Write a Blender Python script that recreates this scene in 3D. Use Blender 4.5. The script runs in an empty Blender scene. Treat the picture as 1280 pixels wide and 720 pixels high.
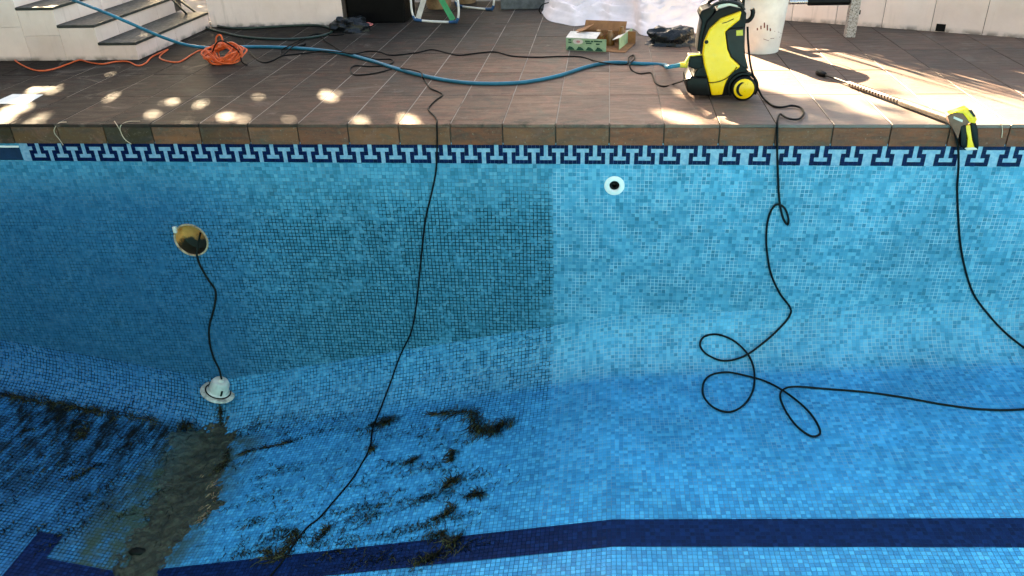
import bpy, bmesh, math, random
import numpy as np
from mathutils import Vector, Matrix, noise as mnoise

random.seed(7); np.random.seed(7)
SC = bpy.context.scene
COL = SC.collection

# ------------------------------------------------------------------ camera
# world: x along the far pool wall, y away from the viewer, z up, z = 0 is the terrace
F = 1000.0
_ey = np.array([121, -555, F]); _ey /= np.linalg.norm(_ey)
_ex = np.array([9228, 210, -1000.0]); _ex -= _ex.dot(_ey) * _ey; _ex /= np.linalg.norm(_ex)
_ez = np.cross(_ex, _ey)
RM = np.stack([_ex, _ey, _ez])                      # world = RM @ (right, down, forward)
CP = np.array([0.0, -4.75, 1.483])
cam_d = bpy.data.cameras.new('camera'); cam = bpy.data.objects.new('camera', cam_d); COL.objects.link(cam)
cam_d.sensor_width = 36; cam_d.lens = 36 * F / 1280; cam_d.clip_end = 500; cam_d.clip_start = 0.05
_r = RM @ np.array([1, 0, 0]); _u = RM @ np.array([0, -1, 0]); _b = RM @ np.array([0, 0, -1])
cam.matrix_world = Matrix(((_r[0], _u[0], _b[0], CP[0]), (_r[1], _u[1], _b[1], CP[1]), (_r[2], _u[2], _b[2], CP[2]), (0, 0, 0, 1)))
SC.camera = cam

# ------------------------------------------------------------------ light
SUN_EL = math.radians(25.0)
SUN_AZ = np.array([-0.451, 0.892])                  # horizontal direction towards the sun
TO_SUN = np.array([SUN_AZ[0] * math.cos(SUN_EL), SUN_AZ[1] * math.cos(SUN_EL), math.sin(SUN_EL)])
w = bpy.data.worlds.new('World'); SC.world = w; w.use_nodes = True
wn = w.node_tree
sky = wn.nodes.new('ShaderNodeTexSky'); sky.sky_type = 'NISHITA'; sky.sun_disc = False
sky.sun_elevation = SUN_EL; sky.sun_rotation = math.atan2(SUN_AZ[0], SUN_AZ[1]) % (2 * math.pi)
sky.air_density = 1.0; sky.dust_density = 1.5; sky.ozone_density = 1.0
bg = wn.nodes['Background']; bg.inputs['Strength'].default_value = 0.05
wn.links.new(sky.outputs[0], bg.inputs['Color'])
sun_d = bpy.data.lights.new('sun', 'SUN'); sun_d.energy = 5.0; sun_d.angle = math.radians(0.53); sun_d.color = (1.0, 0.88, 0.72)
sun = bpy.data.objects.new('sun', sun_d); COL.objects.link(sun)
sun.rotation_euler = Vector(TO_SUN).to_track_quat('Z', 'Y').to_euler(); sun.location = (-4, 8, 8)
SC.view_settings.view_transform = 'Standard'; SC.view_settings.look = 'None'
SC.view_settings.exposure = 4.0; SC.view_settings.gamma = 1.0
SC.view_settings.use_white_balance = True; SC.view_settings.white_balance_temperature = 8500; SC.view_settings.white_balance_tint = 10

# ------------------------------------------------------------------ pixel to place
PX = [-9, -4.7, -2.85, 0.1, 2.8, 6]; PZ = [-1.2, -2.0, -2.33, -1.67, -1.46, -1.25]
CR = 0.32                                            # radius of the cove between pool wall and floor
def zf(x): return float(np.interp(x, PX, PZ))
def height(x, y):
    if y >= 0: return 0.0
    if y > -CR: return zf(x) + CR - math.sqrt(max(0, CR * CR - (y + CR) ** 2))
    return zf(x)
def ray(px, py): return RM @ np.array([px - 640, py - 360, F])
def U(px, py, z=0.0):                               # the point of a level z seen at a pixel
    d = ray(px, py); return CP + d * ((z - CP[2]) / d[2])
def V(px, py, y=0.0):                               # the point of an upright plane y seen at a pixel
    d = ray(px, py); return CP + d * ((y - CP[1]) / d[1])
def hit(px, py, off=0.0):                           # terrace, wall, cove or floor seen at a pixel, lifted off it
    d = ray(px, py); d = d / np.linalg.norm(d); t = 2.0
    while t < 14:
        p = CP + d * t
        if p[2] < height(p[0], p[1]): break
        t += 0.02
    lo, hi = t - 0.02, t
    for _ in range(24):
        m = (lo + hi) / 2; p = CP + d * m
        if p[2] < height(p[0], p[1]): hi = m
        else: lo = m
    p = CP + d * lo
    if p[1] > -0.004:
        n = np.array([0, 0, 1.0]) if p[2] > -0.01 else np.array([0, -1.0, 0])
    else:
        e = 0.004
        n = np.array([-(height(p[0] + e, p[1]) - height(p[0] - e, p[1])) / (2 * e), -(height(p[0], min(p[1] + e, -1e-4)) - height(p[0], p[1] - e)) / (2 * e), 1.0]); n /= np.linalg.norm(n)
    q = p + n * off
    if -0.27 < p[2] < -0.01 and p[1] > -0.004: q[1] = -off - 0.016
    return q

# ------------------------------------------------------------------ mesh helpers
WL = {}                                              # where a thing stands
def wl(o):
    while o is not None:
        if o.name in WL: return WL[o.name]
        o = o.parent
    return np.zeros(3)
class MB:
    def __init__(s): s.v = []; s.f = []; s.m = []; s.uv = None
    def add(s, vs, fs, mi=0):
        b = len(s.v); s.v += [tuple(float(c) for c in p) for p in vs]; s.f += [tuple(b + i for i in f) for f in fs]; s.m += [mi] * len(fs)
    def box(s, lo, hi, mi=0, back=True):
        x0, y0, z0 = lo; x1, y1, z1 = hi
        vs = [(x0, y0, z0), (x1, y0, z0), (x1, y1, z0), (x0, y1, z0), (x0, y0, z1), (x1, y0, z1), (x1, y1, z1), (x0, y1, z1)]
        fs = [(0, 3, 2, 1), (4, 5, 6, 7), (0, 1, 5, 4), (1, 2, 6, 5), (3, 0, 4, 7)] + ([(2, 3, 7, 6)] if back else [])
        s.add(vs, fs, mi)
    def bar(s, a, b, w, h, up=(0, 0, 1), mi=0):      # a rectangular bar from a to b
        a = Vector(a); b = Vector(b); d = (b - a).normalized(); u = Vector(up); sd = d.cross(u).normalized(); u = sd.cross(d)
        vs = []
        for p in (a, b):
            for i, j in ((-1, -1), (1, -1), (1, 1), (-1, 1)): vs.append(p + sd * (w / 2 * i) + u * (h / 2 * j))
        s.add(vs, [(0, 1, 2, 3), (7, 6, 5, 4), (0, 4, 5, 1), (1, 5, 6, 2), (2, 6, 7, 3), (3, 7, 4, 0)], mi)
    def tube(s, pts, r, n=8, mi=0, cap=True):
        P = [Vector(p) for p in pts]; k = len(P)
        rr = r if hasattr(r, '__len__') else [r] * k
        t0 = (P[1] - P[0]).normalized()
        a = Vector((0, 0, 1)) if abs(t0.z) < 0.9 else Vector((1, 0, 0))
        nn = (a - t0 * a.dot(t0)).normalized(); vs = []
        for i in range(k):
            t = (P[min(i + 1, k - 1)] - P[max(i - 1, 0)])
            if t.length < 1e-9: t = t0.copy()
            t.normalize(); nn = nn - t * nn.dot(t)
            if nn.length < 1e-6: nn = t.orthogonal()
            nn.normalize(); bb = t.cross(nn)
            for j in range(n):
                an = 2 * math.pi * j / n; vs.append(P[i] + (nn * math.cos(an) + bb * math.sin(an)) * rr[i])
        fs = [(i * n + j, i * n + (j + 1) % n, (i + 1) * n + (j + 1) % n, (i + 1) * n + j) for i in range(k - 1) for j in range(n)]
        if cap: fs += [tuple(range(n - 1, -1, -1)), tuple((k - 1) * n + j for j in range(n))]
        s.add(vs, fs, mi)
    def lathe(s, prof, o=(0, 0, 0), axis=(0, 0, 1), n=28, mi=0):   # prof = (radius, height) along axis
        A = Vector(axis).normalized(); X = A.orthogonal().normalized(); Y = A.cross(X); O = Vector(o); vs = []
        for r, h in prof:
            for j in range(n):
                an = 2 * math.pi * j / n; vs.append(O + A * h + (X * math.cos(an) + Y * math.sin(an)) * max(r, 1e-4))
        fs = [(i * n + j, i * n + (j + 1) % n, (i + 1) * n + (j + 1) % n, (i + 1) * n + j) for i in range(len(prof) - 1) for j in range(n)]
        s.add(vs, fs, mi)
    def prism(s, poly, d, mi=0):                     # poly = 3D points, pushed along d
        n = len(poly); D = np.array(d, float)
        vs = [np.array(p, float) for p in poly] + [np.array(p, float) + D for p in poly]
        s.add(vs, [tuple(range(n)), tuple(range(2 * n - 1, n - 1, -1))] + [(i, i + n, (i + 1) % n + n, (i + 1) % n) for i in range(n)], mi)
    def build(s, name, mat, parent=None, smooth=False, bevel=0.0, seg=2, origin=None, fixn=True, angle=40):
        v = np.array(s.v, float)
        if parent is not None: o = wl(parent)
        elif origin is not None: o = np.array(origin, float)
        else: o = np.array([(v[:, 0].min() + v[:, 0].max()) / 2, (v[:, 1].min() + v[:, 1].max()) / 2, v[:, 2].min()])
        me = bpy.data.meshes.new(name); me.from_pydata([tuple(p) for p in (v - o)], [], s.f)
        for m in (mat if isinstance(mat, (list, tuple)) else [mat]): me.materials.append(m)
        if len(set(s.m)) > 1: me.polygons.foreach_set('material_index', s.m)
        if bevel or fixn:
            bm = bmesh.new(); bm.from_mesh(me)
            if bevel:
                bmesh.ops.remove_doubles(bm, verts=bm.verts, dist=1e-6)
                ed = [e for e in bm.edges if len(e.link_faces) == 2 and e.calc_face_angle(0) > math.radians(25)]
                bmesh.ops.bevel(bm, geom=ed, offset=bevel, segments=seg, profile=0.6, affect='EDGES', clamp_overlap=True)
            if fixn: bmesh.ops.recalc_face_normals(bm, faces=bm.faces)
            bm.to_mesh(me); bm.free()
        if s.uv is not None:
            l = me.uv_layers.new(name='UVMap'); vi = np.empty(len(me.loops), int); me.loops.foreach_get('vertex_index', vi)
            l.data.foreach_set('uv', np.array(s.uv, float)[vi].ravel())
        if smooth:
            me.polygons.foreach_set('use_smooth', [True] * len(me.polygons)); me.set_sharp_from_angle(angle=math.radians(angle))
        ob = bpy.data.objects.new(name, me); COL.objects.link(ob)
        if parent is not None: ob.parent = parent
        else: ob.location = o; WL[ob.name] = o
        return ob
def tag(o, label=None, cat=None, group=None, kind=None):
    if label: o['label'] = label
    if cat: o['category'] = cat
    if group: o['group'] = group
    if kind: o['kind'] = kind
    return o
def thing(name, loc, label, cat, group=None):
    o = bpy.data.objects.new(name, None); COL.objects.link(o); o.empty_display_size = 0.1
    o.location = loc; WL[o.name] = np.array(loc, float); tag(o, label, cat, group); return o
def share(name, src, loc, parent, rot=0):           # a piece that shares its mesh
    o = bpy.data.objects.new(name, src); COL.objects.link(o); o.parent = parent; o.location = np.array(loc, float) - wl(parent); o.rotation_euler.z = rot; return o
def crom(pts, k=10):                                 # a smooth line through points
    P = [np.array(p, float) for p in pts]; P = [2 * P[0] - P[1]] + P + [2 * P[-1] - P[-2]]; out = []
    for i in range(1, len(P) - 2):
        for j in range(k):
            t = j / k; a, b, c, d = P[i - 1], P[i], P[i + 1], P[i + 2]
            out.append(0.5 * (2 * b + (c - a) * t + (2 * a - 5 * b + 4 * c - d) * t * t + (3 * b - a - 3 * c + d) * t ** 3))
    out.append(P[-2]); return out
def nz(p, s=1.0): return mnoise.noise(Vector((p[0] * s, p[1] * s, p[2] * s)))

# ------------------------------------------------------------------ materials
class NT:
    def __init__(s, name):
        s.m = bpy.data.materials.new(name); s.m.use_nodes = True; s.t = s.m.node_tree; s.p = s.t.nodes['Principled BSDF']; s.g = None
    def n(s, ty, **kw):
        o = s.t.nodes.new(ty)
        for k, v in kw.items(): setattr(o, k, v)
        return o
    def put(s, sock, v):
        if hasattr(v, 'is_output') or hasattr(v, 'links'): s.t.links.new(v, sock)
        else: sock.default_value = (*v, 1) if isinstance(v, tuple) and len(v) == 3 and sock.type == 'RGBA' else v
    def math(s, op, a, b=0.0, c=None, clamp=False):
        o = s.n('ShaderNodeMath', operation=op, use_clamp=clamp); s.put(o.inputs[0], a); s.put(o.inputs[1], b)
        if c is not None: s.put(o.inputs[2], c)
        return o.outputs[0]
    def ss(s, x, a, b, lo=0.0, hi=1.0):              # smooth step
        o = s.n('ShaderNodeMapRange', interpolation_type='SMOOTHSTEP'); s.put(o.inputs[0], x)
        for i, q in zip((1, 2, 3, 4), (a, b, lo, hi)): s.put(o.inputs[i], q)
        return o.outputs[0]
    def mix(s, f, a, b, bt='MIX'):
        o = s.n('ShaderNodeMix', data_type='RGBA', blend_type=bt); s.put(o.inputs[0], f); s.put(o.inputs[6], a); s.put(o.inputs[7], b); return o.outputs[2]
    def pos(s):
        if s.g is None: s.g = s.n('ShaderNodeNewGeometry')
        return s.g.outputs['Position']
    def sep(s, v): o = s.n('ShaderNodeSeparateXYZ'); s.put(o.inputs[0], v); return o.outputs
    def comb(s, x, y, z=0.0):
        o = s.n('ShaderNodeCombineXYZ')
        for i, q in enumerate((x, y, z)): s.put(o.inputs[i], q)
        return o.outputs[0]
    def scale(s, v, k):
        o = s.n('ShaderNodeVectorMath', operation='MULTIPLY'); s.put(o.inputs[0], v); o.inputs[1].default_value = k if isinstance(k, tuple) else (k, k, k); return o.outputs[0]
    def noise(s, v, sc, det=4.0, rough=0.55, dist=0.0):
        o = s.n('ShaderNodeTexNoise'); s.put(o.inputs['Vector'], v); o.inputs['Scale'].default_value = sc; o.inputs['Detail'].default_value = det; o.inputs['Roughness'].default_value = rough; o.inputs['Distortion'].default_value = dist; return o.outputs['Fac']
    def ramp(s, f, stops, mode='LINEAR'):
        o = s.n('ShaderNodeValToRGB'); s.put(o.inputs[0], f); r = o.color_ramp; r.interpolation = mode
        while len(r.elements) < len(stops): r.elements.new(0.5)
        for e, (p, c) in zip(r.elements, stops): e.position = p; e.color = (*c, 1)
        return o.outputs[0]
    def bump(s, h, d=0.01, st=1.0):
        o = s.n('ShaderNodeBump'); s.put(o.inputs['Height'], h); o.inputs['Distance'].default_value = d; o.inputs['Strength'].default_value = st; s.t.links.new(o.outputs[0], s.p.inputs['Normal'])
    def out(s, col, rough=0.5, spec=0.5, metal=0.0):
        s.put(s.p.inputs['Base Color'], col); s.put(s.p.inputs['Roughness'], rough); s.p.inputs['Specular IOR Level'].default_value = spec; s.p.inputs['Metallic'].default_value = metal; return s.m
def simple(name, col, rough=0.5, spec=0.5, metal=0.0, var=0.25, sc=14.0, bump=0.0, dark=None):
    t = NT(name); f = t.noise(t.pos(), sc, 5.0, 0.6)
    d = dark or tuple(c * (1 - var) for c in col); l = tuple(min(1, c * (1 + var * 0.5)) for c in col)
    c = t.ramp(f, [(0.32, d), (0.62, l)])
    f2 = t.noise(t.pos(), sc * 5, 3.0)
    if bump: t.bump(f2, bump)
    return t.out(c, t.ss(f2, 0.3, 0.7, max(0.03, rough - 0.1), min(1, rough + 0.1)), spec, metal)

TS = 0.025                                           # mosaic pitch
def mosaic(name, kind):
    t = NT(name); uv = t.n('ShaderNodeUVMap'); uvm = uv.outputs[0]
    wob = t.n('ShaderNodeTexNoise'); t.put(wob.inputs['Vector'], uvm); wob.inputs['Scale'].default_value = 3.2; wob.inputs['Detail'].default_value = 1.0
    wv = t.n('ShaderNodeVectorMath', operation='MULTIPLY_ADD'); t.put(wv.inputs[0], wob.outputs['Color']); wv.inputs[1].default_value = (0.012,) * 3; t.put(wv.inputs[2], uvm)
    sc = t.scale(wv.outputs[0], 1 / TS); x, y, _ = t.sep(sc)
    cell = t.comb(t.math('FLOOR', x), t.math('FLOOR', y))
    wn_ = t.n('ShaderNodeTexWhiteNoise', noise_dimensions='2D'); t.put(wn_.inputs['Vector'], cell); rv = wn_.outputs['Value']; rc = t.sep(wn_.outputs['Color'])
    ex = t.math('ABSOLUTE', t.math('SUBTRACT', t.math('FRACT', x), 0.5)); ey = t.math('ABSOLUTE', t.math('SUBTRACT', t.math('FRACT', y), 0.5))
    edge = t.math('MAXIMUM', ex, ey); gm = t.ss(edge, 0.415, 0.455)
    P = t.pos(); px, py, pz = t.sep(P)
    big = t.noise(uvm, 1.7, 4.0, 0.6); mid = t.noise(uvm, 7.0, 3.0, 0.6)
    if kind == 'navy':
        tile = t.ramp(rv, [(0, (0.000, 0.010, 0.045)), (0.6, (0.000, 0.014, 0.066)), (1, (0.000, 0.022, 0.095))])
        gcol = t.mix(t.ss(px, -0.4, 0.2), (0.001, 0.006, 0.02), (0.003, 0.026, 0.085))
        base = t.mix(t.math('MULTIPLY', gm, 0.7), tile, gcol)
        base = t.mix(t.math('MULTIPLY', t.ss(mid, 0.58, 0.72), t.ss(px, -2.4, -3.2, 0.1, 0.45)), base, (0.03, 0.035, 0.03))
        t.bump(t.math('SUBTRACT', 1.0, gm), 0.0012)
        return t.out(base, t.ss(gm, 0, 1, 0.4, 0.8), 0.06)
    if kind == 'wall':
        tile = t.ramp(rv, [(0.0, (0.012, 0.185, 0.28)), (0.18, (0.022, 0.245, 0.37)), (0.5, (0.036, 0.290, 0.43)), (0.82, (0.058, 0.335, 0.48)), (0.97, (0.10, 0.39, 0.53)), (1.0, (0.016, 0.165, 0.24))])
    else:
        tile = t.ramp(rv, [(0.0, (0.003, 0.215, 0.43)), (0.3, (0.004, 0.275, 0.52)), (0.7, (0.008, 0.335, 0.61)), (0.95, (0.03, 0.42, 0.69)), (1.0, (0.006, 0.21, 0.38))])
        wt = t.ramp(rv, [(0.0, (0.012, 0.205, 0.32)), (0.18, (0.022, 0.27, 0.42)), (0.5, (0.038, 0.32, 0.49)), (0.82, (0.065, 0.37, 0.54)), (1.0, (0.10, 0.42, 0.58))])
        cove = t.math('MULTIPLY', t.ss(py, -0.33, -0.20), t.ss(px, -1.4, -0.2, 0.55, 1.0)); tile = t.mix(cove, tile, wt)
    # patches from one mosaic sheet to the next
    sh = t.n('ShaderNodeTexWhiteNoise', noise_dimensions='2D'); t.put(sh.inputs['Vector'], t.comb(t.math('FLOOR', t.math('DIVIDE', x, 12.0)), t.math('FLOOR', t.math('DIVIDE', y, 12.0))))
    lum = t.math('ADD', t.ss(big, 0.32, 0.70, 0.84, 1.10), t.math('MULTIPLY', t.math('SUBTRACT', sh.outputs['Value'], 0.5), 0.10))
    tile = t.mix(1.0, tile, t.comb(lum, lum, lum), 'MULTIPLY')
    # the unwashed part: everything left of the edge where the cleaning stopped
    wobx = t.math('ADD', px, t.math('MULTIPLY', t.math('SUBTRACT', t.noise(P, 30, 2.0), 0.5), 0.03))
    dirty = t.ss(wobx, -0.29, -0.325)
    if kind == 'wall':
        core = t.math('MULTIPLY', t.ss(px, -3.6, -0.7, 0.42, 1.0), t.ss(pz, -0.27, -0.80, 0.10, 1.0))
        D = t.math('MULTIPLY', dirty, t.math('MULTIPLY_ADD', core, 0.9, 0.12))
        D = t.math('MULTIPLY', D, t.ss(t.math('MULTIPLY_ADD', mid, 0.5, t.math('MULTIPLY', big, 0.5)), 0.33, 0.55, 0.35, 1.25), clamp=True)
        D = t.math('MAXIMUM', D, t.math('MULTIPLY', t.ss(pz, -1.35, -1.9), t.math('MULTIPLY', dirty, 0.55)))
        lf = t.math('MULTIPLY', t.ss(px, -1.6, -3.0), t.ss(pz, -0.2, -0.6, 0.3, 1.0)); film_shade = t.math('MAXIMUM', t.math('MULTIPLY', D, 0.50), t.math('MULTIPLY', lf, 0.72)); film_shade_col = t.mix(t.ss(px, -2.6, -1.8), (0.000, 0.098, 0.22), (0.006, 0.125, 0.18))  # algae film, plus the dimming at the left end painted into it
    else:
        deep = t.ss(px, -2.3, -3.0)
        near = t.ss(py, -0.95, -0.25, 0.35, 1.0)
        D = t.math('MULTIPLY', dirty, t.math('MAXIMUM', t.math('MULTIPLY', near, 0.7), t.math('MULTIPLY', deep, 0.95)))
        D = t.math('MULTIPLY', D, t.ss(mid, 0.3, 0.6, 0.6, 1.15), clamp=True)
        film_shade = t.math('MAXIMUM', t.math('MULTIPLY', D, 0.22), t.math('MULTIPLY', t.ss(px, -2.2, -3.6), 0.6)); film_shade_col = (0.001, 0.085, 0.26)  # algae film, with general left-hand dimming painted into the floor colour
    tile = t.mix(film_shade, tile, film_shade_col)
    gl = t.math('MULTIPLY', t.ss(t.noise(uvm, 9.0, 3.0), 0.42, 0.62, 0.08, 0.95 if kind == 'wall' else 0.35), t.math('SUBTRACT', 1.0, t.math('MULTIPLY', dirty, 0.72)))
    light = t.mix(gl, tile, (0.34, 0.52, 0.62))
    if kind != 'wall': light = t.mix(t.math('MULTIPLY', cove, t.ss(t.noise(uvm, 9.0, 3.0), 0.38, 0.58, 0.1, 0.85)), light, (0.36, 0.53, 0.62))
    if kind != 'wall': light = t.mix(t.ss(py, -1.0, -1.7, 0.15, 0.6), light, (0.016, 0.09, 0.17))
    grout = t.mix(t.math('MULTIPLY', D, t.ss(t.noise(uvm, 28.0, 2.0), 0.36, 0.56, 0.35, 1.4), clamp=True), light, (0.004, 0.013, 0.016))
    gm = t.math('MAXIMUM', gm, t.math('MULTIPLY', t.ss(edge, 0.355, 0.42), t.ss(D, 0.45, 1.0, 0.0, 0.85)))
    base = t.mix(gm, tile, grout)
    # algae and silt stains
    if kind == 'wall':
        st = t.math('MULTIPLY', t.ss(t.noise(uvm, 4.0, 6.0, 0.7), 0.55, 0.78), t.math('MULTIPLY', dirty, 0.4))
        base = t.mix(st, base, (0.012, 0.055, 0.055))
    else:
        sv = t.n('ShaderNodeMapping'); t.put(sv.inputs['Vector'], P); sv.inputs['Scale'].default_value = (5.0, 1.5, 1.0); sv.inputs['Rotation'].default_value = (0, 0, 0.35)
        sn = t.noise(sv.outputs[0], 2.4, 8.0, 0.72)
        dl = t.math('MULTIPLY', t.ss(px, -2.75, -3.15), t.ss(t.math('SUBTRACT', py, t.math('MULTIPLY', px, 0.0)), -1.6, -0.55, 0.3, 1.0))
        dl = t.math('MULTIPLY', dl, t.ss(py, -0.16, -0.30))
        st = t.math('MULTIPLY', t.ss(sn, 0.36, 0.60), dl)
        base = t.mix(st, base, (0.004, 0.008, 0.010))
        fx = t.math('MULTIPLY', t.ss(t.math('ADD', px, t.math('MULTIPLY', py, -0.12)), -3.22, -2.95), t.ss(px, -2.25, -2.6))
        fm = t.math('MULTIPLY', fx, t.math('MULTIPLY', t.ss(t.noise(P, 6.0, 7.0, 0.7), 0.36, 0.58), t.ss(py, -0.28, -0.4)))
        band = t.math('MULTIPLY', t.ss(t.math('ABSOLUTE', t.math('ADD', px, 2.84)), 0.42, 0.14), t.ss(py, -0.26, -0.36))
        fm = t.math('MAXIMUM', fm, t.math('MULTIPLY', band, t.ss(t.noise(P, 9.0, 7.0, 0.7), 0.36, 0.56)))
        base = t.mix(t.math('MULTIPLY', fm, 0.92), base, (0.040, 0.062, 0.036))
        sv2 = t.n('ShaderNodeMapping'); t.put(sv2.inputs['Vector'], P); sv2.inputs['Scale'].default_value = (1.3, 6.0, 1.0); sv2.inputs['Rotation'].default_value = (0, 0, -0.12)
        mr = t.math('MULTIPLY', t.ss(px, -0.25, -0.6), t.math('MULTIPLY', t.ss(px, -2.75, -2.45), t.ss(py, -0.28, -0.45)))
        st2 = t.math('MULTIPLY', t.ss(t.noise(sv2.outputs[0], 2.6, 8.0, 0.75), 0.60, 0.70), t.math('MULTIPLY', mr, 0.75))
        base = t.mix(st2, base, (0.006, 0.022, 0.022))
    t.bump(t.math('ADD', t.math('SUBTRACT', 1.0, gm), t.math('MULTIPLY', t.math('ADD', t.math('MULTIPLY', rc[0], t.math('FRACT', x)), t.math('MULTIPLY', rc[1], t.math('FRACT', y))), 0.35)), 0.0012)
    rough = t.math('ADD', t.ss(gm, 0, 1, 0.24, 0.75), t.math('MULTIPLY', D, 0.3))
    return t.out(base, rough, 0.13)

def slate(name, face=False):
    t = NT(name); oi = t.n('ShaderNodeObjectInfo'); r = oi.outputs['Random']; P = t.pos(); px, py, pz = t.sep(P)
    off = t.n('ShaderNodeVectorMath', operation='ADD'); t.put(off.inputs[0], P); t.put(off.inputs[1], t.comb(t.math('MULTIPLY', r, 37.0), t.math('MULTIPLY', r, 11.0), 0.0)); Q = off.outputs[0]
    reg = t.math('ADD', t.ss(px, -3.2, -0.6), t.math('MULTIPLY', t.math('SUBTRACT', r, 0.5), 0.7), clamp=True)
    if face:
        c = t.mix(t.ss(t.math('ADD', px, t.math('MULTIPLY', r, 1.6)), -2.2, -1.2), (0.050, 0.036, 0.015), (0.26, 0.085, 0.042))
        c = t.mix(t.math('MULTIPLY', t.ss(r, 0.45, 0.55), 0.6), c, (0.150, 0.074, 0.034))
    else:
        c = t.mix(reg, (0.095, 0.080, 0.070), (0.150, 0.094, 0.068))
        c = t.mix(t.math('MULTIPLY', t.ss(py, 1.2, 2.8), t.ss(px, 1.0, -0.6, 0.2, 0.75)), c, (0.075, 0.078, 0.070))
    st = t.n('ShaderNodeMapping'); t.put(st.inputs['Vector'], Q); st.inputs['Scale'].default_value = (2.0, 9.0, 9.0)
    f1 = t.noise(st.outputs[0], 2.2, 8.0, 0.68, 0.6); f2 = t.noise(Q, 34.0, 5.0, 0.7)
    c = t.mix(t.ss(f1, 0.32, 0.7, 0.0, 0.75), c, t.mix(reg, (0.052, 0.048, 0.043), (0.072, 0.050, 0.040)))
    f3 = t.noise(Q, 7.0, 6.0, 0.68, 0.8)
    c = t.mix(t.ss(f3, 0.50, 0.68, 0.0, 0.6), c, (0.175, 0.088, 0.066)); c = t.mix(t.ss(f3, 0.46, 0.30, 0.0, 0.6), c, (0.075, 0.082, 0.066))
    c = t.mix(t.ss(f2, 0.52, 0.8, 0.0, 0.55), c, (0.22, 0.17, 0.13)); c = t.mix(t.ss(t.noise(Q, 55.0, 4.0, 0.7), 0.56, 0.72, 0.0, 0.5), c, (0.035, 0.028, 0.024))
    v = t.math('MULTIPLY', t.math('MULTIPLY_ADD', r, 0.32, 0.72), 1.05 if face else t.math('MULTIPLY', t.ss(px, -2.9, -0.4, 0.42, 1.5), t.math('MULTIPLY', t.ss(t.math('ADD', py, t.math('MULTIPLY', px, -0.25)), 1.0, 2.6, 1.0, 0.55), t.ss(px, 0.3, 1.6, 1.0, 0.62)))); c = t.mix(1.0, c, t.comb(t.math('MULTIPLY', v, 1.06), t.math('MULTIPLY', v, 0.95), t.math('MULTIPLY', v, 0.90)), 'MULTIPLY')  # paving tint lowered on the right to paint in deeper shade
    if not face:
        sn_ = t.noise(P, 1.5, 7.0, 0.72, 0.6); c = t.mix(t.ss(sn_, 0.52, 0.66, 0.0, 0.5), c, (0.055, 0.052, 0.046)); c = t.mix(t.ss(sn_, 0.44, 0.32, 0.0, 0.35), c, (0.19, 0.155, 0.13))
    if not face:                                     # damp moss along the pool edge, lime streaks in the joints
        md = t.math('MULTIPLY', t.ss(py, 0.16, 0.02), t.math('MULTIPLY', t.ss(t.noise(P, 5.0, 5.0, 0.7), 0.5, 0.64), t.ss(px, 1.0, 0.4)))
        c = t.mix(t.math('MULTIPLY', md, 0.75), c, (0.022, 0.024, 0.018))
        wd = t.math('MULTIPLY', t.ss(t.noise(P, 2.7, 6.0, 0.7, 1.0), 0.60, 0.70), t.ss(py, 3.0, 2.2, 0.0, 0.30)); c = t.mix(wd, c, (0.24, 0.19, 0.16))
    else:
        c = t.mix(t.math('MULTIPLY', t.ss(t.noise(P, 60.0, 3.0, 0.6), 0.66, 0.74), 0.5), c, (0.30, 0.25, 0.19))
    t.bump(t.math('ADD', f1, t.math('MULTIPLY', f2, 0.35)), 0.006, 0.8)
    m = t.out(c, t.ss(f1, 0.3, 0.7, 0.60, 0.72), 0.2)
    if not face: t.put(t.p.inputs['Specular IOR Level'], t.ss(px, -1.0, 1.0, 0.06, 0.45))
    if not face:                                     # still wet where it has just been washed
        t.put(t.p.inputs['Coat Weight'], t.math('MULTIPLY', t.math('MULTIPLY', t.ss(px, 0.7, 1.3), t.ss(py, 1.0, 0.3, 0.05, 1.0)), t.ss(t.noise(P, 1.8, 4.0), 0.3, 0.5, 0.5, 1.0))); t.p.inputs['Coat Roughness'].default_value = 0.58; t.p.inputs['Coat IOR'].default_value = 1.6
    return m

M = {}
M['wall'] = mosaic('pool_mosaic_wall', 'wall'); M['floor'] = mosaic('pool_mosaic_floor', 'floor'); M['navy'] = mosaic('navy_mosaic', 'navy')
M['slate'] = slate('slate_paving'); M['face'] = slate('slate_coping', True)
t = NT('terrace_grout'); P_ = t.pos(); M['grout'] = t.out(t.mix(t.ss(t.math('ADD', t.sep(P_)[0], t.math('MULTIPLY', t.noise(P_, 2.0), 1.2)), 0.6, 1.4), t.ramp(t.noise(P_, 2.6, 4.0), [(0.28, (0.05, 0.04, 0.036)), (0.46, (0.30, 0.25, 0.21))]), (0.05, 0.034, 0.024)), 0.9, 0.1)
M['keynavy'] = simple('navy_glass_tile', (0.000, 0.008, 0.045), 0.35, 0.10, var=0.5, sc=30)
t = NT('pale_border_tile'); rr_ = t.noise(t.pos(), 38.0, 2.0); M['keylight'] = t.out(t.mix(t.ss(rr_, 0.35, 0.65), (0.11, 0.27, 0.39), (0.22, 0.36, 0.46)), 0.3, 0.5)
M['bed'] = simple('pool_concrete', (0.24, 0.23, 0.22), 0.9, 0.2)
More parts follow.
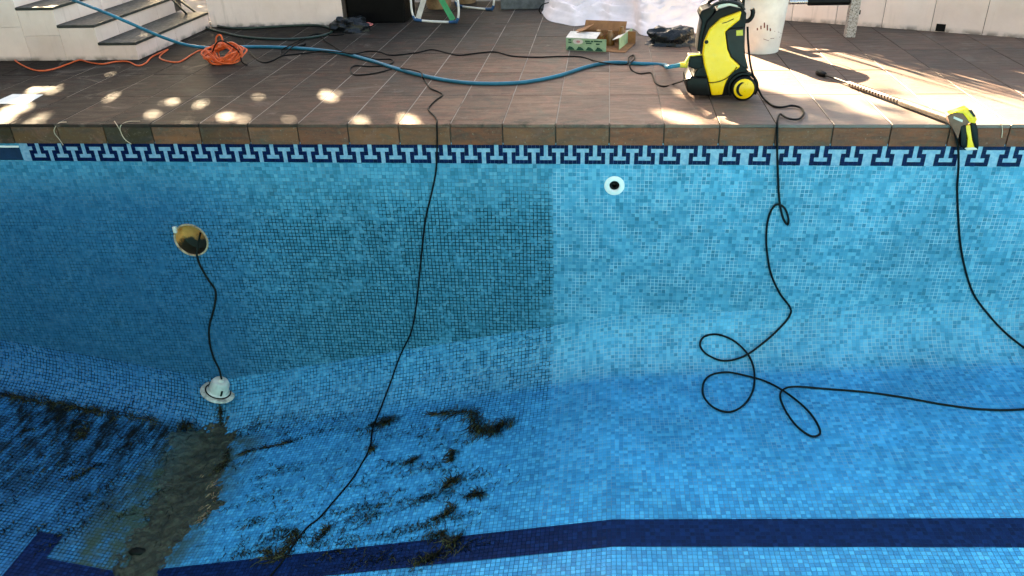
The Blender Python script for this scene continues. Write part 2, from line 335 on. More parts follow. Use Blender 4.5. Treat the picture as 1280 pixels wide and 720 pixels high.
def cladding():
    t = NT('white_cladding'); P = t.pos(); z = t.sep(P)[2]; oi = t.n('ShaderNodeObjectInfo'); r = oi.outputs['Random']
    c = t.ramp(t.noise(P, 2.4, 6.0, 0.65), [(0.3, (0.76, 0.56, 0.48)), (0.7, (0.90, 0.70, 0.62))])
    sv = t.scale(P, (9.0, 9.0, 0.7)); s = t.math('MULTIPLY', t.ss(t.noise(sv, 2.0, 6.0, 0.7), 0.55, 0.75), 0.35)
    c = t.mix(s, c, (0.46, 0.32, 0.25)); v = t.math('MULTIPLY_ADD', r, 0.14, 0.92); c = t.mix(1.0, c, t.comb(v, v, v), 'MULTIPLY')
    c = t.mix(t.math('MULTIPLY', t.ss(z, 0.05, 0.0), t.ss(t.noise(P, 11.0, 5.0), 0.4, 0.6, 0.2, 0.8)), c, (0.10, 0.075, 0.06))
    t.bump(t.noise(P, 60.0, 3.0), 0.002); return t.out(c, 0.45, 0.4)
M['clad'] = cladding(); M['joint'] = simple('cladding_joint', (0.10, 0.075, 0.06), 0.9, 0.2)
M['tread'] = simple('slate_tread', (0.040, 0.041, 0.036), 0.6, 0.3, var=0.5, sc=6, bump=0.004)
M['black'] = simple('black_plastic', (0.0035, 0.0035, 0.004), 0.38, 0.15, var=0.4, sc=20)
M['rubber'] = simple('black_rubber', (0.0025, 0.003, 0.003), 0.45, 0.15, var=0.4, sc=30)
M['cable'] = simple('dark_cable', (0.003, 0.004, 0.004), 0.55, 0.1, var=0.5, sc=20)
M['mosscable'] = simple('grimy_cable', (0.009, 0.011, 0.008), 0.7, 0.15, var=0.6, sc=40, bump=0.003)
M['greenhose'] = simple('dark_green_hose', (0.010, 0.030, 0.024), 0.4, 0.5, var=0.4, sc=16)
M['yellow'] = simple('yellow_plastic', (0.92, 0.55, 0.010), 0.36, 0.5, var=0.10, sc=8)
M['yellowd'] = simple('dusty_yellow', (0.62, 0.50, 0.06), 0.5, 0.4, var=0.3, sc=22)
M['grey'] = simple('grey_plastic', (0.016, 0.015, 0.014), 0.4, 0.2)
M['pale'] = simple('pale_plastic', (0.66, 0.60, 0.50), 0.4, 0.5, var=0.2)
M['white'] = simple('white_plastic', (0.78, 0.75, 0.70), 0.38, 0.5, var=0.12, sc=9)
M['metal'] = simple('steel', (0.55, 0.55, 0.56), 0.28, 0.5, 1.0, var=0.15)
M['brownmetal'] = simple('lance_tube_brown', (0.060, 0.036, 0.024), 0.5, 0.35, var=0.4, sc=25)
M['teal'] = simple('teal_hose', (0.006, 0.15, 0.235), 0.45, 0.25, var=0.25, sc=6)
M['orange'] = simple('orange_cord', (0.70, 0.105, 0.025), 0.45, 0.4, var=0.3, sc=30)
M['pink'] = simple('pink_plastic', (0.62, 0.16, 0.14), 0.45)
M['paper'] = simple('white_paper', (0.78, 0.76, 0.72), 0.7, 0.2, var=0.08)
M['string'] = simple('pale_string', (0.48, 0.36, 0.26), 0.8, 0.2)
M['tarp'] = simple('white_cover_cloth', (0.80, 0.68, 0.66), 0.7, 0.2, var=0.12, sc=5, bump=0.002)
M['bag'] = simple('black_bag_film', (0.007, 0.009, 0.011), 0.34, 0.3, var=0.5, sc=12)
M['carton'] = simple('brown_cardboard', (0.30, 0.135, 0.06), 0.8, 0.2, var=0.25)
M['cartong'] = simple('pale_green_print', (0.30, 0.44, 0.26), 0.6, 0.3, var=0.2, sc=20)
M['inkg'] = simple('dark_green_ink', (0.012, 0.075, 0.045), 0.6, 0.3)
M['inkp'] = simple('pink_ink', (0.55, 0.22, 0.24), 0.6, 0.3)
M['inkw'] = simple('cream_ink', (0.62, 0.56, 0.50), 0.6, 0.3)
M['brownbottle'] = simple('brown_contents', (0.20, 0.085, 0.018), 0.35, 0.5, var=0.5, sc=18)
M['bluefoot'] = simple('blue_plastic', (0.012, 0.09, 0.22), 0.45, 0.5)
M['green'] = simple('green_webbing', (0.035, 0.33, 0.13), 0.6, 0.3, var=0.2)
M['clay'] = simple('clay_pot', (0.34, 0.21, 0.12), 0.8, 0.2, var=0.4)
M['stone'] = simple('grey_stone', (0.13, 0.14, 0.14), 0.8, 0.3, var=0.4, bump=0.004)
t = NT('speckled_granite'); vo = t.n('ShaderNodeTexVoronoi'); vo.inputs['Scale'].default_value = 130; t.put(vo.inputs['Vector'], t.pos()); M['granite'] = t.out(t.ramp(t.sep(vo.outputs['Color'])[0], [(0, (0.05, 0.04, 0.035)), (0.3, (0.30, 0.25, 0.22)), (1, (0.52, 0.46, 0.42))]), 0.6)
M['leaf'] = simple('leaf', (0.055, 0.10, 0.022), 0.5, 0.4, var=0.5, sc=3); M['bark'] = simple('bark', (0.09, 0.065, 0.045), 0.9, 0.2, var=0.5, bump=0.01)
M['blade'] = simple('grass_blade', (0.10, 0.13, 0.04), 0.6, 0.3, var=0.4)
M['lawn'] = simple('lawn', (0.05, 0.085, 0.025), 0.9, 0.2, var=0.5, sc=1.5)
M['algae'] = simple('wet_algae', (0.005, 0.006, 0.0035), 0.55, 0.15, var=0.6, sc=40)
M['algae2'] = simple('olive_algae', (0.050, 0.046, 0.014), 0.55, 0.2, var=0.6, sc=40)
def niche_mat():
    t = NT('lamp_niche_tan'); P = t.pos(); z = t.sep(P)[2]; zz = t.math('ADD', z, t.math('MULTIPLY', t.math('SUBTRACT', t.noise(P, 16.0, 5.0), 0.5), 0.16))
    c = t.ramp(t.noise(P, 14.0, 4.0), [(0.3, (0.62, 0.19, 0.035)), (0.7, (0.95, 0.42, 0.12))])
    return t.out(t.mix(t.ss(zz, -0.830, -0.872), c, (0.02, 0.017, 0.010)), 0.4)
M['niche'] = niche_mat()
def mud_mat():
    t = NT('pool_sludge'); P = t.pos(); f = t.noise(P, 7.0, 10.0, 0.74, 1.2); g = t.noise(P, 30.0, 8.0, 0.75, 0.6)
    c = t.ramp(f, [(0.34, (0.008, 0.010, 0.005)), (0.46, (0.030, 0.034, 0.017)), (0.6, (0.060, 0.062, 0.033)), (0.74, (0.115, 0.10, 0.06))])
    x = t.sep(P)[0]; c = t.mix(t.math('MULTIPLY', t.ss(x, -2.85, -3.1), 0.65), c, (0.035, 0.085, 0.085))
    c = t.mix(t.ss(g, 0.50, 0.64, 0.0, 0.8), c, (0.007, 0.009, 0.005)); t.bump(t.math('ADD', f, g), 0.012); return t.out(c, t.ss(g, 0.3, 0.7, 0.3, 0.6), 0.5)
M['mud'] = mud_mat()

# ------------------------------------------------------------------ the pool
XL, XR, YN = -7.2, 5.6, -4.3
NI = V(239, 300, 0.0); NI_R = 0.118                  # lamp niche
IN = V(768, 232, 0.0); IN_R = 0.034                  # return inlet
SK = (-4.42, -3.865, -0.252, -0.150)                 # skimmer mouth
def pool_wall():
    holes = [(NI[0], NI[2], NI_R, 0.2), (IN[0], IN[2], IN_R, 0.1)]
    xs = set(np.linspace(XL, XR, 60)) | set(PX[1:-1]); zs = {-0.12, -0.256, -0.62, -1.0}
    for cx, cz, r, h in holes: xs |= {cx - h, cx + h}; zs |= {cz - h, cz + h}
    xs |= {SK[0], SK[1]}; zs |= {SK[2], SK[3]}
    xs = sorted(x for x in xs if XL <= x <= XR); zs = sorted(zs, reverse=True)
    b = MB()
    for i in range(len(xs) - 1):
        x0, x1 = xs[i], xs[i + 1]; xm = (x0 + x1) / 2
        for j in range(len(zs)):
            za = zs[j]; z0, z1 = (zs[j + 1], zs[j + 1]) if j < len(zs) - 1 else (zf(x0) + CR, zf(x1) + CR)
            zm = (za + z0) / 2
            if any(abs(xm - c[0]) < c[3] and abs(zm - c[1]) < c[3] for c in holes): continue
            if SK[0] < xm < SK[1] and SK[2] < zm < SK[3]: continue
            b.add([(x0, 0, z0), (x1, 0, z1), (x1, 0, za), (x0, 0, za)], [(0, 1, 2, 3)])
    for cx, cz, r, h in holes:
        n = 32; vs = []
        for k in range(n):
            a = 2 * math.pi * k / n; c, s = math.cos(a), math.sin(a); q = h / max(abs(c), abs(s))
            vs += [(cx + r * c, 0, cz + r * s), (cx + q * c, 0, cz + q * s)]
        b.add(vs, [(2 * k, 2 * k + 1, (2 * k + 3) % (2 * n), (2 * k + 2) % (2 * n)) for k in range(n)])
    b.uv = [(p[0], p[2] + 0.131) for p in b.v]
    return b.build('pool_wall', M['wall'], origin=(0, 0, 0), fixn=False)
pw = tag(pool_wall(), kind='structure')
def plain_wall(a, c):                                # near wall and the two ends
    b = MB(); n = 30
    for i in range(n + 1):
        p = np.array(a) * (1 - i / n) + np.array(c) * i / n; b.v += [(p[0], p[1], -0.12), (p[0], p[1], zf(p[0]) - 0.02)]
    b.f = [(2 * i, 2 * i + 1, 2 * i + 3, 2 * i + 2) for i in range(n)]; b.m = [0] * n
    b.uv = [(p[0] + p[1], p[2]) for p in b.v]
    tag(b.build('pool_wall', M['wall'], origin=(0, 0, 0)), kind='structure')
plain_wall((XL, YN), (XR, YN)); plain_wall((XL, YN), (XL, 0)); plain_wall((XR, YN), (XR, 0))
def pool_floor():
    b = MB(); xs = sorted(set(np.linspace(XL, XR, 80)) | set(PX[1:-1])); prof = []
    for k in range(13):
        a = math.pi / 2 * k / 12; prof.append((-CR + CR * math.cos(a), CR - CR * math.sin(a), CR * a))
    for yy in (-0.7, -1.2, -2.0, -3.0, YN - 0.02): prof.append((yy, 0, CR * math.pi / 2 + (-CR - yy)))
    uv = []; n = len(prof)
    for x in xs:
        for (y, h, s) in prof: b.v.append((x, y, zf(x) + h)); uv.append((x, -s))
    b.f = [(i * n + j, i * n + j + 1, (i + 1) * n + j + 1, (i + 1) * n + j) for i in range(len(xs) - 1) for j in range(n - 1)]; b.m = [0] * len(b.f)
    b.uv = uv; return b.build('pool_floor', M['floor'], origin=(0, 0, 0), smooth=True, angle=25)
pf = tag(pool_floor(), kind='structure')
def sheet(x0, x1, y0, y1, lift):
    b = MB(); xs = [x0] + [p for p in PX if x0 < p < x1] + [x1]; uv = []
    for x in xs:
        for y in (y0, y1): b.v.append((x, y, zf(x) + lift)); uv.append((x, y + CR - CR * math.pi / 2))
    b.f = [(2 * i, 2 * i + 2, 2 * i + 3, 2 * i + 1) for i in range(len(xs) - 1)]; b.m = [0] * len(b.f); b.uv = uv; return b
sheet(-3.335, XR, -1.772, -1.583, 0.0025).build('lane_line', M['navy'], pf)
sheet(-3.49, -3.335, -1.95, -1.403, 0.0025).build('lane_line_end', M['navy'], pf)
sheet(-3.335, XR, -3.3, -3.115, 0.0025).build('lane_line', M['navy'], pf)

# key pattern border under the coping
b = MB(); b.add([(-3.86, -0.001, -0.256), (XR, -0.001, -0.256), (XR, -0.001, -0.122), (-3.86, -0.001, -0.122)], [(0, 1, 2, 3)])
b.build('border_band', M['keylight'], pw)
ROWS = [(0, 1, 3, 4, 5), (1, 3), (0, 1, 3, 4), (0, 4), (0, 1, 2, 3, 4)]
def motif(pitch, seven):
    b = MB(); zt = -0.131
    for r, cols in enumerate(ROWS):
        cc = set(cols)
        if seven and 5 in cc: cc.add(6)
        for c in cc:
            x0 = c * pitch; b.box((x0 + 0.0004, -0.0032, zt - (r + 1) * TS + 0.0004), (x0 + pitch - 0.0004, -0.0008, zt - r * TS - 0.0004), back=False)
    me_o = b.build('key_motif', M['keynavy'], pw); return me_o.data, me_o
mA, oA = motif(0.0270, False); mB, oB = motif(0.0253, False); mC, oC = motif(0.0255, True)
x = -3.80; first = {}
while x < 3.2:
    me, per, src = (mA, 0.162, oA) if x < -0.62 else ((mB, 0.1518, oB) if x < 0.2 else (mC, 0.1785, oC))
    if me.name not in first: first[me.name] = 1; src.location = (x, 0, 0)
    else: share('key_motif', me, (x, 0, 0), pw)
    x += per

# ------------------------------------------------------------------ terrace
b = MB(); b.box((XL, 0.02, -0.30), (XR, 5.0, -0.0022)); ter = tag(b.build('terrace', M['grout'], origin=(0, 0, 0)), kind='structure')
TP, RP, J = 0.3265, 0.64, 0.0045
def paver(w, d):
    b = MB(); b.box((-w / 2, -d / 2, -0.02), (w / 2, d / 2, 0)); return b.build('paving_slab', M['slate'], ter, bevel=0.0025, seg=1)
p0 = paver(TP - J, RP - J); p1 = paver(TP - J, RP - J + 0.014)
used = {p0: False, p1: False}
for r in range(7):
    for c in range(-17, 13):
        x = 0.043 + (c + 0.5) * TP
        if r > 4 and (x < -3.4 or x > 2): continue
        src = p1 if r == 0 else p0
        loc = np.array((x + random.uniform(-.0008, .0008), (r + 0.5) * RP - (0.007 if r == 0 else 0), random.uniform(-0.0012, 0.0008)))
        rot = random.uniform(-0.0015, 0.0015)
        if not used[src]: src.location = loc; src.rotation_euler.z = rot; used[src] = True; continue
        share('paving_slab', src.data, loc, ter, rot)
cop = None
for c in range(-18, 15):
    x = 0.043 + (c + 0.5) * TP; jit = random.uniform(-0.0015, 0.0015)
    if cop is None:
        b = MB(); b.box((-TP / 2 + 0.004, -0.0115, -0.132), (TP / 2 - 0.004, 0.03, -0.0215)); cop = b.build('coping_stone', M['face'], ter, bevel=0.003, seg=2); cop.location = (x, jit, 0)
    else: share('coping_stone', cop.data, (x, jit, 0), ter)
b = MB(); b.box((XL, 0.003, -0.134), (XR, 0.02, -0.02)); b.build('coping_bed', M['joint'], ter)

# viewer's side of the pool and the ground all round
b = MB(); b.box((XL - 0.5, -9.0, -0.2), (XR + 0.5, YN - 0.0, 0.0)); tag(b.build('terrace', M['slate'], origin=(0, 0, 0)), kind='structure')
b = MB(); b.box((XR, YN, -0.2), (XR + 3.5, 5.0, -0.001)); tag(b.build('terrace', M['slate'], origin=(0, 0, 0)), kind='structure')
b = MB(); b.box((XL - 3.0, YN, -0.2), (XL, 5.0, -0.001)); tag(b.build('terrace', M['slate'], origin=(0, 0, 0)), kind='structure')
b = MB(); G = 150
for lo, hi in (((-G, 4.9), (G, G)), ((-G, -G), (G, -8.9)), ((-G, -8.9), (XL - 0.4, 4.9)), ((XR + 0.4, -8.9), (G, 4.9))):
    b.add([(lo[0], lo[1], -0.06), (hi[0], lo[1], -0.06), (hi[0], hi[1], -0.06), (lo[0], hi[1], -0.06)], [(0, 1, 2, 3)])
tag(b.build('ground', M['lawn'], origin=(0, 0, 0)), kind='structure')

# ------------------------------------------------------------------ walls and steps
def clad_wall(a, d, length, h, label, thick=0.16, pw_=0.385):
    a = np.array(a, float); d = np.array(d, float); d /= np.linalg.norm(d); nrm = np.array([-d[1], d[0]])
    t = thing('garden_wall', (a[0], a[1], 0), label, 'wall')
    def pt(s, o, z): q = a + d * s + nrm * o; return (q[0], q[1], z)
    b = MB(); b.add([pt(s, o, z) for z in (-0.01, h - 0.03) for s, o in ((0, 0.012), (length, 0.012), (length, thick), (0, thick))], [(0, 3, 2, 1), (4, 5, 6, 7), (0, 1, 5, 4), (1, 2, 6, 5), (2, 3, 7, 6), (3, 0, 4, 7)]); b.build('wall_core', M['joint'], t)
    s = 0
    while s < length - 0.05:
        e = min(s + pw_, length); b = MB()
        b.add([pt(q, o, z) for z in (0.0, h - 0.03) for q, o in ((s + 0.002, 0), (e - 0.002, 0), (e - 0.002, 0.014), (s + 0.002, 0.014))], [(0, 3, 2, 1), (4, 5, 6, 7), (0, 1, 5, 4), (1, 2, 6, 5), (2, 3, 7, 6), (3, 0, 4, 7)])
        b.build('cladding_panel', M['clad'], t, bevel=0.0015, seg=1); s = e
    b = MB(); b.add([pt(q, o, z) for z in (h - 0.03, h) for q, o in ((-0.01, -0.02), (length + 0.01, -0.02), (length + 0.01, thick + 0.02), (-0.01, thick + 0.02))], [(0, 3, 2, 1), (4, 5, 6, 7), (0, 1, 5, 4), (1, 2, 6, 5), (2, 3, 7, 6), (3, 0, 4, 7)]); b.build('wall_cap', M['tread'], t, bevel=0.004)
    return t, pt
WD = np.array([1.59, -0.81]); WD /= np.linalg.norm(WD); WA = np.array([1.78, 3.088]) - WD * 1.25
wr, wpt = clad_wall(WA, WD, 4.6, 0.80, 'pale clad garden wall running at a slant behind the steel rail', pw_=0.39)
wl_, _ = clad_wall((-3.93, 3.19), (1, 0), 1.38, 0.95, 'white clad garden wall between the steps and the black bin', pw_=1.375)
d = U(1173, 42); s_ = (d[:2] - WA).dot(WD); b = MB(); b.add([wpt(s_ + q, o, z) for z in (0.006, 0.066) for q, o in ((-0.036, -0.004), (0.036, -0.004), (0.036, 0.004), (-0.036, 0.004))], [(0, 3, 2, 1), (4, 5, 6, 7), (0, 1, 5, 4), (1, 2, 6, 5), (2, 3, 7, 6), (3, 0, 4, 7)]); b.build('drain_hole', M['black'], wr)

st = thing('garden_steps', (-4.4, 2.5, 0), 'white clad steps with dark slate treads rising beside the pool terrace', 'steps')
SY, SB, SX, RI, TR = 1.785, 3.19, -3.94, 0.147, 0.327
b = MB()
for k in range(6):
    x0 = SX - k * TR - 0.014; b.box((-7.0, SY + 0.014, k * RI + 0.0 if k else -0.01), (x0, SB + (0.16 if k else 0.0), (k + 1) * RI - 0.022))
b.build('step_core', M['joint'], st)
for k in range(6):
    x0 = SX - k * TR; z0 = k * RI; z1 = z0 + RI
    for j in range(4):                               # riser tiles
        ya, yb = SY + (SB - SY) * j / 4, SY + (SB - SY) * (j + 1) / 4; b = MB(); b.box((x0 - 0.014, ya + 0.0015, z0 + 0.001), (x0, yb - 0.0015, z1 - 0.023)); b.build('riser_tile', M['clad'], st, bevel=0.0015, seg=1)
    b = MB(); b.box((x0 - TR - 0.005, SY - 0.003, z1 - 0.022), (x0 + 0.010, SB, z1)); b.build('tread', M['tread'], st, bevel=0.003)
for k in range(5):                                   # side tiles below each tread, cut with a slight lean like the photo's joints
    x0 = SX - k * TR; x1 = x0 - TR; z1 = (k + 1) * RI - 0.024
    n = 1 if k < 2 else 2
    for j in range(n):
        za = z1 * j / n; zb = z1 * (j + 1) / n; b = MB(); b.box((x1 + 0.0012 - (0 if j else 0.0), SY, za + 0.001), (x0 - 0.0012 - (0.014 if zb > k * RI and False else 0), SY + 0.014, zb - 0.001)); b.build('side_tile', M['clad'], st, bevel=0.0015, seg=1)
b = MB(); b.box((-7.0, SY, 0.001), (SX - 5 * TR - 0.0012, SY + 0.014, 5 * RI)); b.build('side_tile', M['clad'], st)

# ------------------------------------------------------------------ pool fittings
nt = thing('lamp_niche', (NI[0], 0, NI[2]), 'round empty tan lamp niche in the blue mosaic wall', 'lamp niche')
b = MB(); b.lathe([(NI_R - 0.004, 0.004), (NI_R - 0.006, -0.05), (NI_R - 0.016, -0.085), (0.05, -0.092), (0.001, -0.093)], (NI[0], 0, NI[2]), (0, -1, 0), 36); b.build('niche_cup', M['niche'], nt, smooth=True)
b = MB(); b.lathe([(NI_R - 0.006, -0.004), (NI_R - 0.006, 0.006), (NI_R + 0.004, 0.007), (NI_R + 0.006, -0.002)], (NI[0], 0, NI[2]), (0, -1, 0), 36); b.build('rim', simple('stained_rim', (0.50, 0.32, 0.19), 0.6, 0.2, var=0.6, sc=30), nt, smooth=True)
b = MB(); a_ = V(219, 289, -0.01); b.box((a_[0] - 0.012, -0.02, a_[2] - 0.012), (a_[0] + 0.012, 0.001, a_[2] + 0.035)); b.build('clip', M['pale'], nt, bevel=0.004)
it = thing('return_inlet', (IN[0], 0, IN[2]), 'white round return inlet with dark centre in the blue wall', 'pool fitting')
b = MB(); b.lathe([(IN_R - 0.006, -0.03), (IN_R - 0.002, 0.004), (IN_R + 0.004, 0.009), (0.056, 0.007), (0.063, 0.004), (0.064, -0.002)], (IN[0], 0, IN[2]), (0, -1, 0), 36); b.build('flange', M['white'], it, smooth=True)
b = MB(); b.lathe([(IN_R - 0.002, -0.006), (0.020, -0.012), (0.016, -0.05), (0.001, -0.055)], (IN[0], 0, IN[2]), (0, -1, 0), 24); b.build('nozzle_hole', M['black'], it, smooth=True)
sk = thing('skimmer', ((SK[0] + SK[1]) / 2, 0, SK[2]), 'dark skimmer mouth under the coping beside the key pattern border', 'skimmer')
b = MB(); b.box((SK[0], 0.0, SK[2]), (SK[1], 0.22, SK[3])); b.f = [f for i, f in enumerate(b.f) if i != 2]; b.m = [0] * len(b.f); b.build('skimmer_throat', M['keynavy'], sk)
b = MB(); b.box((SK[0], 0.004, SK[2] + 0.002), (SK[1] - 0.002, 0.012, SK[3] - 0.013)); b.build('weir_flap', simple('dark_blue_flap', (0.006, 0.03, 0.07), 0.4, 0.3), sk)
b = MB(); b.box((SK[0] - 0.01, -0.008, SK[3] - 0.012), (SK[1], 0.004, SK[3])); b.build('trim', M['white'], sk, bevel=0.002)

lb = hit(277, 492, 0.012); ax = np.array([0.40, 0.06, 0.90]); ax /= np.linalg.norm(ax)
lo_ = lb + np.array([0, -0.035, 0.045])
fl = thing('fallen_pool_lamp', tuple(lb), 'dirty white pool lamp housing hanging on its cable near the floor', 'lamp')
b = MB(); b.lathe([(0.060, -0.012), (0.118, -0.014), (0.128, -0.004), (0.122, 0.007), (0.100, 0.010), (0.085, 0.002), (0.072, 0.004)], lo_, ax, 36); b.build('lamp_flange', simple('grimy_white', (0.62, 0.55, 0.45), 0.5, 0.3, var=0.6, sc=16), fl, smooth=True)
b = MB(); b.lathe([(0.090, 0.0), (0.086, 0.014), (0.074, 0.024), (0.070, 0.085), (0.056, 0.108), (0.024, 0.114), (0.018, 0.128), (0.001, 0.129)], lo_, ax, 28); b.build('lamp_body', M['pale'], fl, smooth=True)
b = MB(); b.lathe([(0.090, 0.006), (0.097, 0.012), (0.088, 0.015)], lo_, ax, 28); b.build('dark_gasket', M['rubber'], fl, smooth=True)
for k in range(3):
    an = 2.1 * k + 0.5; X = np.cross(ax, [0, 0, 1.0]); X /= np.linalg.norm(X); Y = np.cross(ax, X); c = lo_ + (X * math.cos(an) + Y * math.sin(an)) * 0.074 + ax * 0.05
    b = MB(); b.bar(c - ax * 0.035, c + ax * 0.02, 0.014, 0.006, X * math.cos(an) + Y * math.sin(an)); b.build('bracket', M['mosscable'], fl)
top = lo_ + ax * 0.128
pts = [(NI[0] + 0.035, 0.08, NI[2] + 0.02), (NI[0] + 0.032, 0.02, NI[2] - 0.04), (NI[0] + 0.025, -0.008, NI[2] - 0.09), V(246, 318, -0.012)] + [hit(*p, 0.006) for p in [(250, 330), (260, 348), (270, 364), (268, 385), (262, 408), (263, 430), (268, 448), (274, 460)]] + [top + np.array([0, 0, 0.02]), top]
b = MB(); b.tube(crom(pts, 6), 0.0075, 7); tag(b.build('lamp_cable', M['mosscable'], smooth=True), 'grimy cable running from the niche to the fallen lamp', 'cable')

# ------------------------------------------------------------------ pressure washer
WY = 0.50; WDp = 0.27                                # front face plane and depth
def Z4(X, Y): return (820 + X / 5.145, Y / 5.145)
def wp(X, Y, y=WY): q = V(*Z4(X, Y), y); return np.array([q[0], y, max(q[2], 0.004)])
wb = wp(400, 620)
pwsh = thing('pressure_washer', (wb[0], WY + WDp / 2, 0), 'yellow and black pressure washer standing on the terrace', 'pressure washer')
def plate(name, poly, y0, y1, mat, par=pwsh, bev=0.008, smooth=True):
    b = MB(); b.prism([wp(*p, y=WY) + np.array([0, y0, 0]) for p in poly], (0, y1 - y0, 0)); return b.build(name, mat, par, smooth=smooth, bevel=bev, seg=3)
core = [(545, 60), (480, 45), (400, 70), (330, 150), (300, 260), (285, 345), (300, 420), (255, 470), (235, 520), (235, 600), (300, 622), (470, 622), (600, 560), (610, 500), (585, 440), (575, 300), (580, 180), (588, 90)]
plate('body', core, 0.03, WDp - 0.03, M['black'])
yel = [(552, 74), (540, 130), (470, 185), (445, 208), (460, 320), (482, 372), (545, 430), (490, 470), (455, 520), (440, 560), (428, 612), (358, 616), (335, 510), (308, 410), (300, 345), (312, 265), (345, 190), (420, 122)]
yp = plate('side_shell', yel, 0.0, 0.05, M['yellow'], bev=0.012)
plate('side_shell', yel, WDp - 0.05, WDp, M['yellow'], bev=0.012)
b = MB(); b.lathe([(0.012, 0), (0.012, 0.006), (0.001, 0.007)], wp(325, 270) + np.array([0, 0.004, 0]), (0, -1, 0), 14); b.build('screw_recess', M['black'], yp, smooth=True)
b = MB(); b.tube([wp(*p) + np.array([0, -0.003, 0]) for p in [(425, 150), (460, 140), (500, 120)]], 0.0022, 6); b.build('groove', M['black'], yp)
plate('rear_cover', [(450, 205), (475, 190), (575, 182), (572, 345), (598, 450), (550, 430), (486, 368), (465, 318)], 0.012, 0.06, M['grey'], bev=0.006)
lab = plate('rating_label', [(518, 198), (560, 194), (560, 230), (518, 232)], 0.008, 0.0135, M['yellowd'], bev=0)
plate('lower_tray', [(192, 525), (232, 492), (262, 500), (330, 500), (352, 618), (240, 616), (198, 590)], 0.0, WDp, M['black'], bev=0.012)
plate('water_inlet_block', [(215, 372), (300, 364), (310, 452), (255, 456), (210, 438)], 0.03, 0.15, M['black'], bev=0.008)
plate('inlet_lip', [(190, 404), (216, 360), (300, 354), (300, 363), (222, 370), (202, 425), (190, 424)], 0.026, 0.05, M['yellowd'], bev=0.005)
b = MB(); c = V(*Z4(182, 418), WY + 0.09); b.tube([c + np.array([-0.028, 0, 0]), c + np.array([0.02, 0, 0])], [0.017, 0.019], 16); b.build('hose_coupling', M['yellowd'], pwsh, smooth=True)
plate('spine', [(284, 110), (300, 78), (350, 58), (392, 66), (360, 130), (330, 170), (315, 250), (300, 340), (268, 344), (282, 240), (300, 150)], 0.05, WDp - 0.05, M['black'], bev=0.008)
# carrying handle: a loop over the top
b = MB(); hp = [wp(*p) for p in [(355, 66), (385, 38), (440, 22), (500, 24), (552, 44), (575, 76)]]
for yo in (0.055, WDp - 0.055): b.tube([p + np.array([0, yo, 0]) for p in crom(hp, 5)], 0.011, 8)
b.bar(hp[2] + np.array([0, 0.05, 0.0]), hp[2] + np.array([0, WDp - 0.05, 0.0]), 0.03, 0.02); b.bar(hp[4] + np.array([0, 0.05, 0.0]), hp[4] + np.array([0, WDp - 0.05, 0.0]), 0.03, 0.02)
b.build('handle', M['grey'], pwsh, smooth=True)
b = MB(); b.prism([wp(*p) + np.array([0, 0.05, 0]) for p in [(400, 62), (410, 40), (480, 27), (540, 44), (555, 70), (500, 62), (440, 75)]], (0, 0.012, 0)); b.build('handle_highlight', M['pale'], pwsh, bevel=0.004)  # pale plate stands in for the bright reflection along the handle top
# gun hook and hose outlet
b = MB(); b.tube(crom([wp(*p) + np.array([0, 0.1, 0]) for p in [(560, 150), (605, 155), (632, 130), (640, 95), (634, 75)]], 5), 0.014, 10); b.build('gun_hook', M['black'], pwsh, smooth=True)
b = MB(); b.tube([wp(520, 60) + np.array([0, 0.1, -0.01]), wp(528, -5) + np.array([0, 0.1, 0])], 0.012, 10); b.tube([wp(575, 60) + np.array([0, 0.1, -0.01]), wp(580, -10) + np.array([0, 0.1, 0])], 0.010, 10); b.build('push_handle_tubes', M['black'], pwsh, smooth=True)
wc = V(*Z4(566, 545), WY - 0.002)
wc[2] = max(wc[2], 0.079)
for side, yy, ax_ in (('near', WY - 0.012, -1), ('far', WY + WDp + 0.012, 1)):
    c = np.array([wc[0], yy, 0.079]); wq = MB(); wq.lathe([(0.03, -0.05), (0.070, -0.048), (0.078, -0.04), (0.078, -0.006), (0.070, 0.002), (0.062, 0.002)], c, (0, ax_, 0), 40); wo = wq.build('wheel', M['rubber'], pwsh, smooth=True)
    q = MB(); q.lathe([(0.064, -0.004), (0.064, 0.004), (0.058, 0.007), (0.001, 0.008)], c, (0, ax_, 0), 40); q.build('wheel_disc', M['yellow'], wo, smooth=True)
    q = MB(); cr = []
    for k in range(13): a = math.radians(110 + 140 * k / 12); cr.append(c + np.array([0.049 * math.cos(a), 0.0095 * ax_, 0.049 * math.sin(a)]))
    for k in range(12, -1, -1): a = math.radians(110 + 140 * k / 12); cr.append(c + np.array([0.012 + 0.044 * math.cos(a), 0.0095 * ax_, 0.044 * math.sin(a)]))
    q.prism(cr, (0, -ax_ * 0.003, 0)); q.build('wheel_slot', M['black'], wo)
b = MB(); arc = [c_ for c_ in [np.array([wc[0] + 0.098 * math.cos(a), WY + 0.015, 0.079 + 0.098 * math.sin(a)]) for a in np.linspace(math.radians(-30), math.radians(215), 22)]]
inn = [np.array([wc[0] + 0.080 * math.cos(a), WY + 0.015, 0.079 + 0.080 * math.sin(a)]) for a in np.linspace(math.radians(215), math.radians(-30), 22)]
b.prism([p if p[2] > 0.004 else np.array([p[0], p[1], 0.004]) for p in arc + inn], (0, 0.06, 0)); b.build('wheel_arch', M['black'], pwsh, bevel=0.004)
b = MB(); b.tube(crom([wp(*p) + np.array([0, -0.006, 0]) for p in [(330, 530), (380, 528), (440, 510), (490, 470), (520, 430)]], 6), 0.0028, 6); b.build('draped_wire', M['rubber'], pwsh, smooth=True)

